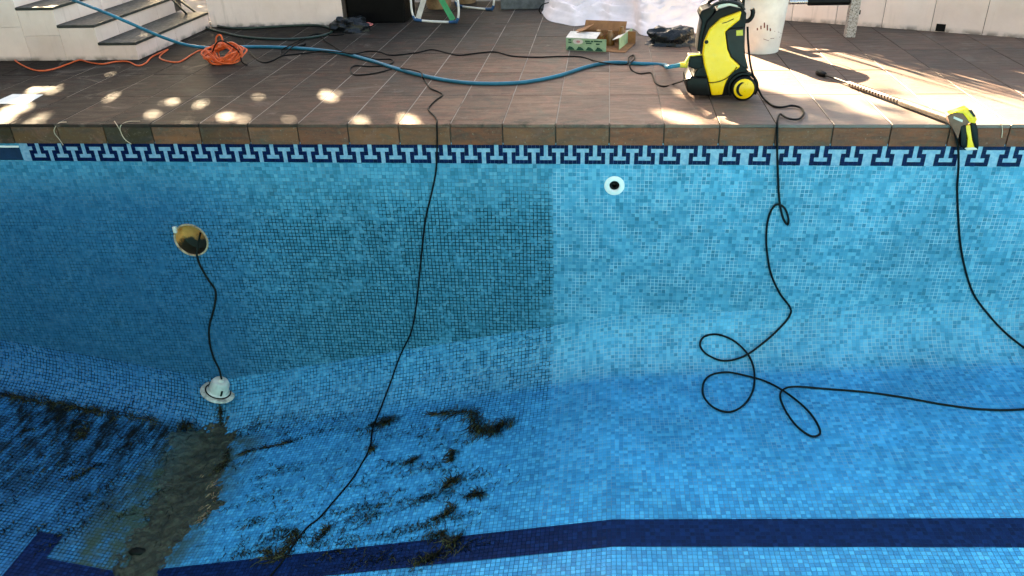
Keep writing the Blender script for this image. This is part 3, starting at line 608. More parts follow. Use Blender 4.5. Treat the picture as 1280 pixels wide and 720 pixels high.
# ------------------------------------------------------------------ bucket
bc = U(952, 68) + np.array([0, 0.15, 0]); bkt = thing('bucket', (bc[0], bc[1], 0), 'tall white plastic bucket behind the yellow pressure washer', 'bucket')
H_ = 0.44; prof = [(0.001, 0.004), (0.142, 0.004), (0.152, 0.0), (0.156, 0.012), (0.186, H_ - 0.03), (0.194, H_ - 0.03), (0.197, H_ - 0.004), (0.190, H_), (0.183, H_ - 0.004), (0.180, H_ - 0.05), (0.150, 0.02), (0.001, 0.016)]
b = MB(); b.lathe(prof, bc, (0, 0, 1), 48); b.build('tub', M['white'], bkt, smooth=True)
mk = MB()
def on_bucket(px, py):
    d_ = ray(px, py); p = V(px, py, bc[1] - 0.16)
    for _ in range(12):
        R = 0.156 + (0.186 - 0.156) * (p[2] - 0.012) / (H_ - 0.042); yy = bc[1] - math.sqrt(max(0.0001, R * R - (p[0] - bc[0]) ** 2)); p = V(px, py, yy)
    return p
for X, Y0_, Y1_, w_ in [(652, 180, 195, 8), (675, 165, 188, 8), (697, 145, 180, 8), (716, 160, 196, 9), (735, 182, 200, 8)]:
    a, e = on_bucket(*Z4(X, Y0_)), on_bucket(*Z4(X, Y1_)); mk.bar(a, e, 0.009, 0.003, (0, 1, 0))
for A, B in [((690, 250), (725, 262)), ((735, 248), (760, 246)), ((762, 200), (795, 240)), ((785, 205), (805, 215))]:
    mk.bar(on_bucket(*Z4(*A)), on_bucket(*Z4(*B)), 0.003, 0.003, (0, 1, 0))
mk.build('printed_marks', simple('maroon_print', (0.14, 0.03, 0.025), 0.6), bkt)
b = MB(); b.tube(crom([(bc[0] - 0.195, bc[1], H_ - 0.04), (bc[0] - 0.19, bc[1] + 0.12, H_ - 0.12), (bc[0], bc[1] + 0.205, H_ - 0.16), (bc[0] + 0.19, bc[1] + 0.12, H_ - 0.12), (bc[0] + 0.195, bc[1], H_ - 0.04)], 6), 0.004, 6); b.build('wire_handle', M['metal'], bkt, smooth=True)

# ------------------------------------------------------------------ low steel rail on granite posts
pb = U(1063, 47); rl = thing('steel_rail', (pb[0] - 0.4, pb[1] + 0.04, 0), 'steel rail with black sleeve on speckled granite posts by the pale wall', 'rail')
for x in (pb[0], pb[0] - 0.78):
    b = MB(); b.box((x - 0.039, pb[1], 0), (x + 0.039, pb[1] + 0.075, 0.37)); b.build('granite_post', M['granite'], rl, bevel=0.004)
b = MB(); b.tube([(pb[0] - 0.76, pb[1] + 0.04, 0.285), (pb[0], pb[1] + 0.04, 0.285)], 0.018, 14); b.build('rail_tube', M['metal'], rl, smooth=True)
b = MB(); b.tube([(pb[0] - 0.38, pb[1] + 0.04, 0.285), (pb[0] - 0.37, pb[1] + 0.04, 0.285), (pb[0] - 0.05, pb[1] + 0.04, 0.285), (pb[0] - 0.042, pb[1] + 0.04, 0.285)], [0.022, 0.031, 0.031, 0.027], 14); b.build('black_sleeve', M['rubber'], rl, smooth=True)
b = MB(); b.box((pb[0] + 0.036, pb[1] + 0.02, 0.18), (pb[0] + 0.055, pb[1] + 0.05, 0.215)); b.build('bolt', M['black'], rl, bevel=0.004)

# ------------------------------------------------------------------ spray lance and gun
tip = U(1024, 91, 0.018); g0 = np.array(U(1190, 150, 0.03)); ld = (g0 - tip); L = np.linalg.norm(ld); ld /= L
def lp(s): return tip + ld * s * L
ln = thing('spray_lance', tuple(lp(0.5) * np.array([1, 1, 0])), 'long spray lance with yellow gun hanging over the pool edge', 'spray lance')
b = MB(); b.tube([lp(-0.02), lp(-0.012), lp(0.012), lp(0.05), lp(0.06)], [0.014, 0.021, 0.023, 0.019, 0.012], 12); b.build('nozzle', M['black'], ln, smooth=True)
b = MB(); b.tube([lp(0.05), lp(0.30)], 0.0085, 10); b.build('thin_tube', M['grey'], ln, smooth=True)
q, rr = [], []
for k in range(36):
    s = 0.27 + 0.40 * k / 35; q.append(lp(s)); rr.append(0.0200 if k % 2 else 0.0172)
b = MB(); b.tube([lp(0.255)] + q + [lp(0.685)], [0.012] + rr + [0.02], 12); b.build('ribbed_sleeve', M['brownmetal'], ln)
b = MB(); b.tube([lp(0.66), lp(0.68), lp(0.98), lp(1.02)], [0.020, 0.023, 0.024, 0.026], 14); b.build('barrel', simple('bronze_barrel', (0.10, 0.075, 0.058), 0.42, 0.5, 0.2), ln, smooth=True)
def Z7(X, Y): return (1120 + X / 7.2, 120 + Y / 7.2)
GY = -0.055
def gpoly(name, poly, y0, y1, mat, bev=0.005):
    b = MB(); b.prism([V(*Z7(*p), GY) + np.array([0, y0, 0]) for p in poly], (0, y1 - y0, 0)); return b.build(name, mat, ln, bevel=bev, seg=2, smooth=True)
gpoly('gun_body', [(462, 175), (520, 155), (600, 150), (668, 238), (640, 262), (590, 275), (575, 330), (560, 392), (520, 310), (485, 250)], 0.0, 0.042, simple('brown_gun_shell', (0.17, 0.075, 0.045), 0.45, 0.3))
gpoly('gun_cap', [(478, 160), (560, 132), (640, 104), (690, 150), (728, 205), (712, 244), (662, 238), (602, 156), (540, 148)], -0.004, 0.046, M['yellow'])
gpoly('cap_button', [(648, 125), (678, 122), (716, 180), (696, 186)], -0.008, -0.002, M['grey'], 0.001)
gpoly('brand_strip', [(520, 182), (600, 215), (596, 235), (516, 202)], -0.003, 0.002, M['inkw'], 0)
gpoly('trigger_guard', [(582, 275), (610, 258), (632, 262), (640, 460), (600, 478), (584, 440)], -0.002, 0.040, M['black'], 0.006)
gpoly('grip_inlay', [(620, 268), (672, 262), (690, 400), (716, 470), (640, 478), (650, 380)], 0.003, 0.038, M['yellow'])
gpoly('grip', [(672, 240), (722, 240), (740, 300), (748, 440), (738, 486), (706, 470), (690, 380)], -0.002, 0.042, M['black'], 0.008)
gpoly('grip_foot', [(618, 468), (724, 462), (736, 484), (640, 492)], -0.001, 0.041, M['pale'], 0.003)

# the pressure hose: from the washer, over the edge, through the pool and back up to the gun
HR = 0.0068
p_ = [wp(590, 190) + np.array([0.012, 0.09, 0]), wp(592, 300) + np.array([0.012, 0.07, 0]), wp(600, 440) + np.array([0.012, -0.0, 0])]
p_ += [U(*q, HR + 0.03) for q in [(950, 116)]] + [U(*q, HR) for q in [(960, 128), (968, 133)]] + [U(978, 134, HR + 0.003)] + [U(*q, HR + 0.006) for q in [(990, 132), (1001, 135), (1004.5, 142), (998, 149), (985, 148), (976, 143)]]
p_ += [U(973, 146, HR + 0.012), np.array(V(971.5, 153, -0.03)), V(971.5, 165, -0.030), V(971.5, 190, -0.026), V(972.5, 220, -0.014)]
p_ += [hit(*q, HR + 0.004) for q in [(973, 240), (975, 258), (979, 273), (984, 280), (985, 272), (980, 259), (970, 255), (962, 266), (958, 285), (958, 310), (963, 340), (974, 365), (987, 383), (987, 393), (976, 408), (955, 428), (930, 446), (905, 452), (884, 444), (875, 432), (880, 421), (896, 418)]]
p_ += [hit(*q, HR + 0.006) for q in [(915, 425), (930, 438), (939, 452), (943, 470), (941, 490), (930, 508), (912, 517), (893, 512), (880, 498), (879, 482), (888, 471), (908, 467), (930, 471), (955, 478), (975, 488), (995, 502), (1012, 518), (1023, 535), (1024, 545), (1013, 547), (995, 534), (981, 514)]]
p_ += [hit(*q, HR + 0.010) for q in [(975, 498), (980, 489), (996, 486)]] + [hit(*q, HR) for q in [(1030, 487), (1080, 491), (1130, 498), (1180, 507), (1230, 513), (1275, 513), (1320, 507)]]
e1 = hit(1320, 507, HR); x_ = e1[0]
def onf(x, y): return np.array([x, y, height(x, y) + HR])
p_ += [onf(x_ + 0.25, e1[1] + 0.02), onf(x_ + 0.42, e1[1] + 0.06), onf(x_ + 0.45, e1[1] + 0.14), onf(x_ + 0.38, e1[1] + 0.2)]
p_ += [hit(*q, HR) for q in [(1330, 468), (1300, 449), (1278, 434), (1255, 415), (1235, 393), (1217, 368), (1207, 340), (1200, 305), (1197, 265), (1196, 235)]]
p_ += [V(1198, 210, -0.03), V(1198, 190, -0.035), V(1196, 175, -0.035), V(*Z7(520, 290), -0.03)]
b = MB(); b.tube(crom(p_, 7), HR, 8); tag(b.build('pressure_hose', M['rubber'], smooth=True), 'black pressure hose looping down the right side of the empty pool', 'hose')

# ------------------------------------------------------------------ hoses and cables on the terrace
def on_deck(pts, z): return [U(p[0], p[1], z if len(p) < 3 else p[2]) for p in pts]
R_ = 0.0135
tl = [V(60, -16, SY + 0.3), V(96, 2, SY + 0.45)] 
tl = [np.array([-4.9, 2.62, 4 * RI + R_]), np.array([-4.72, 2.58, 3 * RI + R_ + 0.04])]
h3 = [(U(128, 16, 3 * RI + R_)), U(160, 30, 2 * RI + R_ + 0.03), U(200, 47, RI + R_ + 0.02)]
tp = [U(60, -14, 4 * RI + R_), U(92, 0, 3 * RI + R_ + 0.02), U(130, 15, 3 * RI + R_ - 0.05), U(165, 30, 2 * RI + R_), U(197, 44, RI + R_ + 0.03), U(225, 54, R_ + 0.07), U(248, 58.5, R_ + 0.005)]
tp += on_deck([(275, 60), (310, 58.5), (350, 59), (395, 62), (430, 67), (465, 76), (500, 87), (540, 97), (580, 103), (620, 104.5), (660, 102), (700, 94), (735, 83), (765, 78), (800, 79.5), (830, 81)], R_)
cpl = V(*Z4(160, 418), WY + 0.09); tp += [cpl + np.array([-0.09, 0, -0.012]), cpl]
b = MB(); b.tube(crom(tp, 8), R_, 10); tag(b.build('garden_hose', M['teal'], smooth=True), 'teal garden hose crossing the terrace to the pressure washer', 'hose')
b = MB(); b.tube(crom(on_deck([(816, 81), (820, 80.7), (848, 80.5)], R_ + 0.001), 3), R_ + 0.004, 12); b = None
GR = 0.011
g = [U(213, -8, 0.45), U(232, 6, 0.22), U(248, 18, 0.08), U(262, 28, GR)] + on_deck([(275, 33), (300, 35.5), (330, 34), (365, 32), (395, 31.5), (412, 35), (414, 40), (400, 45), (370, 48.5), (335, 48.5), (305, 46), (285, 42), (262, 36), (246, 27, 0.05), (230, 14, 0.18), (216, 0, 0.40), (205, -12, 0.62)], GR)
b = MB(); b.tube(crom(g, 8), GR, 8); tag(b.build('garden_hose', M['greenhose'], smooth=True), 'dark green hose looped below the white wall beside the steps', 'hose')
CRD = 0.0055
c1 = on_deck([(430, 43), (418, 44), (405, 43), (392, 43, 0.02), (380, 50), (366, 58, 0.035), (355, 68), (351, 68), (352, 63), (362, 57, 0.036), (375, 50), (392, 43, 0.012), (400, 45), (408, 52, 0.012), (418, 58), (432, 66, 0.036), (445, 67), (460, 64), (475, 65), (490, 69), (520, 66), (540, 62), (558, 66), (575, 69), (600, 66), (620, 65), (640, 70), (670, 71.5), (700, 70.5), (725, 71), (740, 75), (752, 78, 0.034), (766, 80, 0.036), (778, 81, 0.036)], CRD)
c1 += on_deck([(785, 79, 0.04), (786, 72, 0.02), (792, 69), (793, 74, 0.02), (787, 80, 0.038), (790, 88), (800, 92), (813, 91), (816, 96), (820, 104), (830, 108), (842, 105)], CRD) + [wp(205, 518) + np.array([-0.01, 0.02, 0]), wp(225, 512) + np.array([0, 0.02, 0])]
b = MB(); b.tube(crom(c1, 7), CRD, 6); tag(b.build('power_cable', M['cable'], smooth=True), 'thin black power cable lying across the terrace to the washer', 'cable')
# the pump cable that drops into the pool
c2 = on_deck([(302, 48), (309, 60), (318, 71), (329, 78), (340, 76), (352, 70), (368, 68), (385, 66), (400, 64, 0.012), (412, 64, 0.034), (430, 66, 0.036), (450, 69, 0.02), (470, 74), (488, 74), (491, 78), (480, 82), (462, 83), (445, 82), (438, 86), (442, 93), (460, 93), (480, 89), (494, 85), (505, 86, 0.034), (525, 90, 0.036), (528, 96, 0.034)], CRD)
c2 += on_deck([(531, 101), (538, 110), (549, 115), (553, 119), (545, 125), (537, 133), (536, 138), (542, 144), (546, 150, CRD + 0.003)], CRD)
c2 += [V(546, 157, -0.024), V(546.5, 175, -0.023), V(546, 195, -0.018)] + [hit(*q, CRD + 0.002) for q in [(545, 215), (540, 240), (533, 270), (529, 300), (525, 340), (520, 385), (514, 415), (500, 445), (488, 480), (476, 512), (466, 538), (463, 560), (450, 585), (440, 601), (420, 625), (400, 648), (385, 660), (370, 678), (352, 705), (330, 730), (305, 752)]]
e2 = c2[-1]; c2 += [np.array([e2[0] - 0.2, e2[1] - 0.2, height(e2[0] - 0.2, e2[1] - 0.2) + CRD]), np.array([e2[0] - 0.45, e2[1] - 0.28, height(e2[0] - 0.45, e2[1] - 0.28) + CRD])]
b = MB(); b.tube(crom(c2, 7), CRD, 6); tag(b.build('pump_cable', M['cable'], smooth=True), 'thin dark cable dropping over the coping to the pool floor', 'cable')
pp = thing('cable_plug', tuple(U(378, 57)), 'small black plug lying beside the teal hose', 'plug')
b = MB(); b.tube([U(370, 59, 0.012), U(374, 57.5, 0.014), U(381, 55, 0.014)], [0.009, 0.015, 0.013], 10); b.build('plug_body', M['black'], pp, smooth=True)

# orange extension cord: the bundle and its lead
oc = thing('orange_cord', tuple(U(275, 82)), 'bundled orange extension cord lying next to the teal hose', 'cord')
c0 = U(275, 82); c0[1] += 0.10; rng = random.Random(3)
for k in range(16):
    a = rng.uniform(-0.5, 0.5); rx, ry, rz = rng.uniform(0.09, 0.15), rng.uniform(0.03, 0.09), rng.uniform(0.035, 0.07); ph = rng.uniform(0, 6.28); pts = []
    tilt = rng.uniform(-0.9, 0.9); rk = rng.uniform(-0.05, 0.05)
    for j in range(19):
        q = 2 * math.pi * j / 18 + ph; u_ = rx * math.cos(q) * (1 + 0.15 * math.sin(3 * q)); v_ = ry * math.sin(q)
        z = max(0.007, 0.075 + rz * math.sin(q + tilt * 0.5) + 0.012 * math.sin(2 * q + k))
        pts.append(c0 + np.array([u_ * math.cos(a) - v_ * math.sin(a) + rk, u_ * math.sin(a) + v_ * math.cos(a), z]))
    b = MB(); b.tube(crom(pts, 4), 0.0068, 7); b.build('cord_loop', M['orange'], oc, smooth=True)
b = MB(); b.tube(crom([c0 + np.array(q) for q in [(-0.06, 0.02, 0.12), (-0.045, 0.03, 0.2), (-0.005, 0.03, 0.215), (0.005, 0.03, 0.14)]], 5), 0.007, 7); b.build('cord_loop', M['orange'], oc, smooth=True)
b = MB(); b.tube(crom([c0 + np.array(q) for q in [(-0.12, 0.03, 0.05), (-0.02, -0.06, 0.16), (0.05, -0.07, 0.19), (0.14, -0.02, 0.10), (0.17, -0.05, 0.02), (0.24, -0.12, 0.008)]], 6), 0.006, 7); b.build('tie', M['rubber'], oc, smooth=True)
b = MB(); b.tube([c0 + np.array(q) for q in [(-0.10, -0.10, 0.06), (-0.08, -0.12, 0.065), (-0.055, -0.13, 0.06)]], [0.012, 0.02, 0.014], 10); b.build('plug', M['orange'], oc, smooth=True)
b = MB(); b.tube(crom(on_deck([(-15, 68), (0, 66), (12, 69), (22, 78), (38, 86), (52, 88.5), (68, 86), (85, 80), (100, 75), (112, 78), (128, 80), (145, 77), (160, 77), (172, 82), (182, 79), (190, 71), (205, 64), (210, 62), (202, 68), (200, 73), (212, 77), (225, 77), (240, 68), (250, 63), (262, 64)], 0.0065), 6), 0.0062, 7); b.build('cord_lead', M['orange'], oc, smooth=True)

# ------------------------------------------------------------------ small things on the terrace
def flat(name, pix, z, th, mat, label, cat):
    b = MB(); b.prism([U(p[0], p[1], z) for p in pix], (0, 0, th)); return tag(b.build(name, mat), label, cat)
flat('paper_sheet', [(-12, 130), (34, 129.8), (54, 118.5), (16, 118)], 0.0005, 0.003, M['paper'], 'flat white sheet lying in the sun on the terrace', 'paper')
def string(pix, label):
    b = MB(); pts = []
    for p in pix: pts.append(U(p[0], p[1], 0.003) if p[1] < 154 else V(p[0], p[1], -0.016))
    b.tube(crom(pts, 6), 0.0028, 6); tag(b.build('string', M['string'], smooth=True), label, 'string')
string([(83, 152.5), (74, 153.5), (68, 161), (68.5, 167), (74, 174), (79, 181.5)], 'short pale string hooked over the left coping stones')
string([(175, 151.5), (160, 152), (151, 157), (151, 165), (156, 174), (164, 180)], 'forked pale string over the mossy coping stone')
string([(143, 151.5), (146, 156), (149, 161), (151.5, 166)], 'short loose string end beside the forked string')
string([(1248, 153.2), (1252, 155.5), (1253, 164), (1252, 172)], 'pale drip strip on the coping beside the spray gun')

# carton
A, B_, C_ = U(707.5, 62.5), U(757.5, 65), U(790, 49); A[2] = B_[2] = 0; hB = 0.098
bx = thing('cardboard_box', tuple((A + B_) / 2 + np.array([0.1, 0.15, 0])), 'open pale green printed cardboard box with torn flaps', 'box')
e1_ = (B_ - A); Lx = np.linalg.norm(e1_); e1_ /= Lx; e2_ = np.array([-e1_[1], e1_[0], 0]); Dp = 0.36; Wd = 0.50; up = np.array([0, 0, 1.0])
def panel(name, o, a, c, th, mat, nrm): b = MB(); b.prism([o, o + a, o + a + c, o + c], nrm * th); return b.build(name, mat, bx)
fr = panel('front_wall', A, e1_ * Lx, up * hB, 0.004, [M['cartong']], e2_)
panel('back_wall', A + e2_ * Dp, e1_ * Wd, up * hB, 0.004, M['carton'], -e2_)
panel('left_wall', A, e2_ * Dp, up * hB, 0.004, M['cartong'], e1_)
rw_d = (C_ - (A + e1_ * Wd)); rw_d[2] = 0
R0 = U(774, 63); R0[2] = 0; R1 = U(790, 49.5); R1[2] = 0
panel('right_wall', R0, R1 - R0, up * hB, 0.004, M['cartong'], -e1_)
panel('bottom', A + up * 0.002, e1_ * Wd, e2_ * Dp, 0.003, M['carton'], up)
panel('front_flap', A + up * hB, e1_ * Lx * 0.75, e2_ * 0.13 + up * 0.025, 0.004, M['inkw'], up)
panel('left_flap', A + up * hB + e2_ * 0.1, e2_ * 0.24, e1_ * 0.14 + up * 0.05, 0.004, M['carton'], up)
panel('back_flap', A + up * hB + e2_ * Dp + e1_ * 0.05, e1_ * 0.36, e2_ * 0.05 + up * 0.07, 0.004, M['carton'], -e2_)
panel('right_flap', R0 + up * hB, (R1 - R0) * 0.8, -e1_ * 0.06 - up * 0.02, 0.004, M['inkw'], up)
def ink(name, u0, u1, z0, z1, mat, poly=None):
    b = MB(); o = A - e2_ * 0.0015; pts = [(u0, z0), (u1, z0), (u1, z1), (u0, z1)] if poly is None else poly
    b.prism([o + e1_ * u * Lx + up * z * hB for u, z in pts], e2_ * 0.0022); b.build(name, mat, fr)
for k in range(4):
    u = 0.12 + 0.235 * k; ink('printed_tree', 0, 0, 0, 0, M['inkg'], [(u - 0.10, 0.04), (u + 0.10, 0.04), (u + 0.08, 0.16), (u + 0.02, 0.30), (u - 0.04, 0.34), (u - 0.07, 0.18)])
ink('printed_emblem', 0, 0, 0, 0, M['inkw'], [(0.30 + 0.13 * math.cos(a), 0.74 + 0.22 * math.sin(a)) for a in np.linspace(0, 6.28, 17)[:-1]])
b = MB(); o = A - e2_ * 0.003; b.prism([o + e1_ * (0.31 + 0.05 * math.cos(a)) * Lx + up * (0.74 + 0.10 * math.sin(a)) * hB for a in np.linspace(0, 6.28, 13)[:-1]], e2_ * 0.003); b.build('printed_emblem', M['inkp'], fr)
for u0, u1, z in ((0.48, 0.60, 0.80), (0.62, 0.68, 0.80), (0.70, 0.90, 0.82), (0.50, 0.64, 0.64), (0.75, 0.84, 0.60), (0.06, 0.13, 0.85), (0.06, 0.14, 0.66)): ink('printed_line', u0, u1, z - 0.055, z + 0.055, M['inkg'])
for du, dv, r, h in ((0.22, 0.20, 0.045, 0.13), (0.31, 0.24, 0.04, 0.12), (0.40, 0.28, 0.03, 0.15)):
    b = MB(); c = A + e1_ * du + e2_ * dv; b.lathe([(0.001, 0.005), (r, 0.006), (r, h * 0.7), (r * 0.5, h * 0.9), (r * 0.45, h), (0.001, h)], c, (0, 0, 1), 16); tag(b.build('bottle', M['brownbottle'], smooth=True), 'brown bottle standing inside the open green box', 'bottle', 'bottles in the box')

def blob(name, c, rx, ry, h, mat, label, cat, seed=1.0, rough=0.35, n=30, m=16, flatten=0.6):
    b = MB(); vs = []
    for i in range(m + 1):
        th = math.pi / 2 * i / m
        for j in range(n):
            ph = 2 * math.pi * j / n; d = np.array([math.cos(th) ** flatten * math.cos(ph), math.cos(th) ** flatten * math.sin(ph), math.sin(th)])
            k = 1 + rough * mnoise.noise(Vector((d[0] * 1.7 + seed, d[1] * 1.7, d[2] * 2.5))) + rough * 0.6 * abs(mnoise.noise(Vector((d[0] * 4 + seed, d[1] * 4, d[2] * 5))))
            vs.append((c[0] + rx * d[0] * k, c[1] + ry * d[1] * k, h * d[2] * k))
    b.add(vs, [(i * n + j, i * n + (j + 1) % n, (i + 1) * n + (j + 1) % n, (i + 1) * n + j) for i in range(m) for j in range(n)])
    o = b.build(name, mat, smooth=True, angle=32); tag(o, label, cat); return o
c = U(840, 58); c[1] += 0.10
bgt = thing('plastic_bag', (c[0], c[1], 0), 'crumpled black plastic bag lying beside the yellow washer', 'bag')
def bag_mesh(parent, c, rx, ry, h, seed, name):
    b = MB(); vs = []; n, m = 44, 18
    for i in range(m + 1):
        th = math.pi / 2 * i / m
        for j in range(n):
            ph = 2 * math.pi * j / n; d = np.array([math.cos(th) ** 0.6 * math.cos(ph), math.cos(th) ** 0.6 * math.sin(ph), math.sin(th)])
            k = 1 + 0.3 * mnoise.noise(Vector((d[0] * 1.5 + seed, d[1] * 1.5, d[2] * 2))) - 0.32 * abs(mnoise.noise(Vector((d[0] * 2.2 + seed, d[1] * 2.2, d[2] * 2.5)))) + 0.05 * abs(mnoise.noise(Vector((d[0] * 8, d[1] * 8 + seed, d[2] * 8))))
            vs.append((c[0] + rx * d[0] * k, c[1] + ry * d[1] * k, max(0, h * d[2] * k)))
    b.add(vs, [(i * n + j, i * n + (j + 1) % n, (i + 1) * n + (j + 1) % n, (i + 1) * n + j) for i in range(m) for j in range(n)]); return b.build(name, M['bag'], parent, smooth=True, angle=26)
bag_mesh(bgt, c, 0.215, 0.15, 0.14, 2.3, 'bag_body')
b = MB(); b.prism([V(836, 50, c[1] - 0.10), V(841, 50, c[1] - 0.10), V(841, 53, c[1] - 0.11), V(837, 53, c[1] - 0.11)], (0, 0.03, 0)); b.build('yellow_label', M['yellowd'], bgt)

# white pool cover, heaped
fe = [(676, 16), (684, 24), (698, 29), (718, 33), (742, 31), (765, 34), (788, 37), (800, 46), (838, 44.5), (882, 41), (925, 34)]
fp = crom([U(p[0], p[1]) for p in fe], 12); vs = []; NV = 60
for i, p in enumerate(fp):
    for j in range(NV):
        v = j / (NV - 1); s = i / (len(fp) - 1)
        y = p[1] + v * 1.15; env = math.sin(math.pi * min(1, v * 0.85)) ** 0.8 * (min(1, s * 9) ** 0.5) * (0.55 + 0.45 * min(1, (1 - s) * 3 + 0.2))
        q = Vector((p[0] * 1.5 + 0.8 * y, v * 5.5, 3.0)); folds = abs(mnoise.noise(q)) * 0.75 + abs(mnoise.noise(q * 2.3 + Vector((5, 1, 0)))) * 0.5 + abs(mnoise.noise(q * 4.6)) * 0.24
        wig = 0.05 * mnoise.noise(Vector((p[0] * 5, v * 3, 9.0))) * (1 - v)
        vs.append((p[0] + wig, y + wig, 0.004 + env * (0.10 + 0.34 * folds + 0.22 * v)))
b = MB(); b.add(vs, [(i * NV + j, (i + 1) * NV + j, (i + 1) * NV + j + 1, i * NV + j + 1) for i in range(len(fp) - 1) for j in range(NV - 1)])
cov = thing('pool_cover', (0.2, 3.4, 0), 'heaped white cloth cover lying behind the green box', 'cover')
o = b.build('cover_cloth', M['tarp'], cov, smooth=True, angle=60)
b = MB(); b.tube(crom([U(676, 17, 0.05), U(674, 12, 0.10), U(678, 6, 0.14), U(686, 3, 0.16)], 5), 0.006, 6); b.build('edge_rope', M['cable'], cov, smooth=True)

# chair
fa, fb = U(517, 27), U(573, 30); ba, bb_ = U(570, 9), U(617, 14)
ch = thing('folding_chair', tuple((fa + bb_) / 2), 'white tube folding chair with blue feet and green strap beside the bin', 'chair')
def uframe(a, c, h, name):
    a = np.array([a[0], a[1], 0.014]); c = np.array([c[0], c[1], 0.014]); e = (c - a) / np.linalg.norm(c - a)
    b = MB(); b.tube(crom([a + np.array([0, 0, h]), a + np.array([0, 0, 0.2]) - e * 0.01, a + np.array([0, 0, 0.09]) - e * 0.01, a + e * 0.015 + np.array([0, 0, 0.02]), a + e * 0.08, c - e * 0.08, c - e * 0.015 + np.array([0, 0, 0.02]), c + np.array([0, 0, 0.09]) + e * 0.01, c + np.array([0, 0, 0.2]) + e * 0.01, c + np.array([0, 0, h])], 6), 0.0115, 9); b.build(name, M['white'], ch, smooth=True)
    for p, s in ((a, 1), (c, -1)):
        b = MB(); b.tube([p + np.array([0, 0, 0.045]) - e * s * 0.004, p + e * s * 0.02 + np.array([0, 0, 0.006]), p + e * s * 0.10 + np.array([0, 0, 0.0])], [0.013, 0.017, 0.014], 9); b.build('foot', M['bluefoot'], ch, smooth=True)
uframe(fa, fb, 0.46, 'front_leg_frame'); uframe(ba, bb_, 0.46, 'rear_leg_frame')
ec = fb - fa; ec[2] = 0; ec /= np.linalg.norm(ec)
b = MB(); b.bar(fa + ec * 0.05 + np.array([0, 0.02, 0.03]), fa + ec * 0.22 + np.array([0, 0.12, 0.44]), 0.05, 0.008, (0, 1, 0)); b.build('strap', M['inkw'], ch)
b = MB(); b.bar(fb - ec * 0.06 + np.array([0, 0.02, 0.03]), fb - ec * 0.34 + np.array([0, 0.12, 0.44]), 0.055, 0.008, (0, 1, 0)); b.build('strap', M['green'], ch)
b = MB(); b.prism([fa + np.array([0, 0, 0.45]), fb + np.array([0, 0, 0.45]), bb_ + np.array([0, 0, 0.45]), ba + np.array([0, 0, 0.45])], (0, 0, 0.025)); b.build('seat', M['green'], ch, bevel=0.008)
m1 = (ba + bb_) / 2; b = MB(); e_ = (bb_ - ba) * 0.5; b.prism([m1 - e_ + np.array([0, 0, 0.46]), m1 + e_ + np.array([0, 0, 0.46]), m1 + e_ + np.array([0, 0.14, 0.85]), m1 - e_ + np.array([0, 0.14, 0.85])], (0, 0.02, 0.0)); b.build('backrest', M['green'], ch, bevel=0.008)

# bin, bag, pots, stone
a, c = U(432, 30), U(512, 29)
bi = thing('black_bin', (float((a[0] + c[0]) / 2), 3.55, 0), 'large black bin at the end of the white wall', 'bin')
b = MB(); x0, x1, y0 = a[0], c[0] - 0.02, c[1]
b.add([(x0 + 0.03, y0 + 0.03, 0), (x1 - 0.03, y0 + 0.03, 0), (x1 - 0.03, y0 + 0.5, 0), (x0 + 0.03, y0 + 0.5, 0), (x0, y0, 0.7), (x1, y0, 0.7), (x1, y0 + 0.55, 0.7), (x0, y0 + 0.55, 0.7)], [(0, 3, 2, 1), (4, 5, 6, 7), (0, 1, 5, 4), (1, 2, 6, 5), (2, 3, 7, 6), (3, 0, 4, 7)]); b.build('bin_body', M['black'], bi, bevel=0.015, seg=3)
b = MB(); b.box((x0 - 0.02, y0 - 0.02, 0.70), (x1 + 0.02, y0 + 0.57, 0.74)); b.build('bin_lid', M['black'], bi, bevel=0.01)
c = U(432, 42); c[1] += 0.15
bg2 = thing('cable_bag', (c[0], c[1], 0), 'limp black bag slumped against the end of the white wall', 'bag')
bag_mesh(bg2, c, 0.20, 0.14, 0.13, 7.7, 'bag_body')
b = MB(); r0 = U(459, 31, 0.012); b.tube(crom([r0 + np.array(q) for q in [(-0.10, -0.02, 0.03), (0.0, -0.03, 0.0), (0.045, 0.0, 0.0), (0.03, 0.05, 0.0), (-0.04, 0.05, 0.01)]], 5), 0.008, 8); b.build('pink_handle', M['pink'], bg2, smooth=True)
for px, py, r, lab in ((546, 12.5, 0.13, 'round clay pot behind the green chair strap'), (580, 5.5, 0.12, 'round clay pot farther back behind the chair frame')):
    c = U(px, py); c[1] += r; b = MB(); b.lathe([(0.001, 0), (r * 0.9, 0), (r, 0.03), (r * 1.15, 0.22), (r * 1.25, 0.23), (r * 1.25, 0.27), (r * 1.1, 0.27), (r * 1.0, 0.1), (0.001, 0.08)], c, (0, 0, 1), 28); tag(b.build('clay_pot', M['clay'], smooth=True), lab, 'pot')
a, c = U(626, 12), U(676, 13); b = MB(); b.box((a[0], a[1], 0), (c[0] + 0.3, a[1] + 0.35, 0.13)); tag(b.build('stone_block', M['stone'], bevel=0.008), 'low grey stone block beside the white cover', 'block')

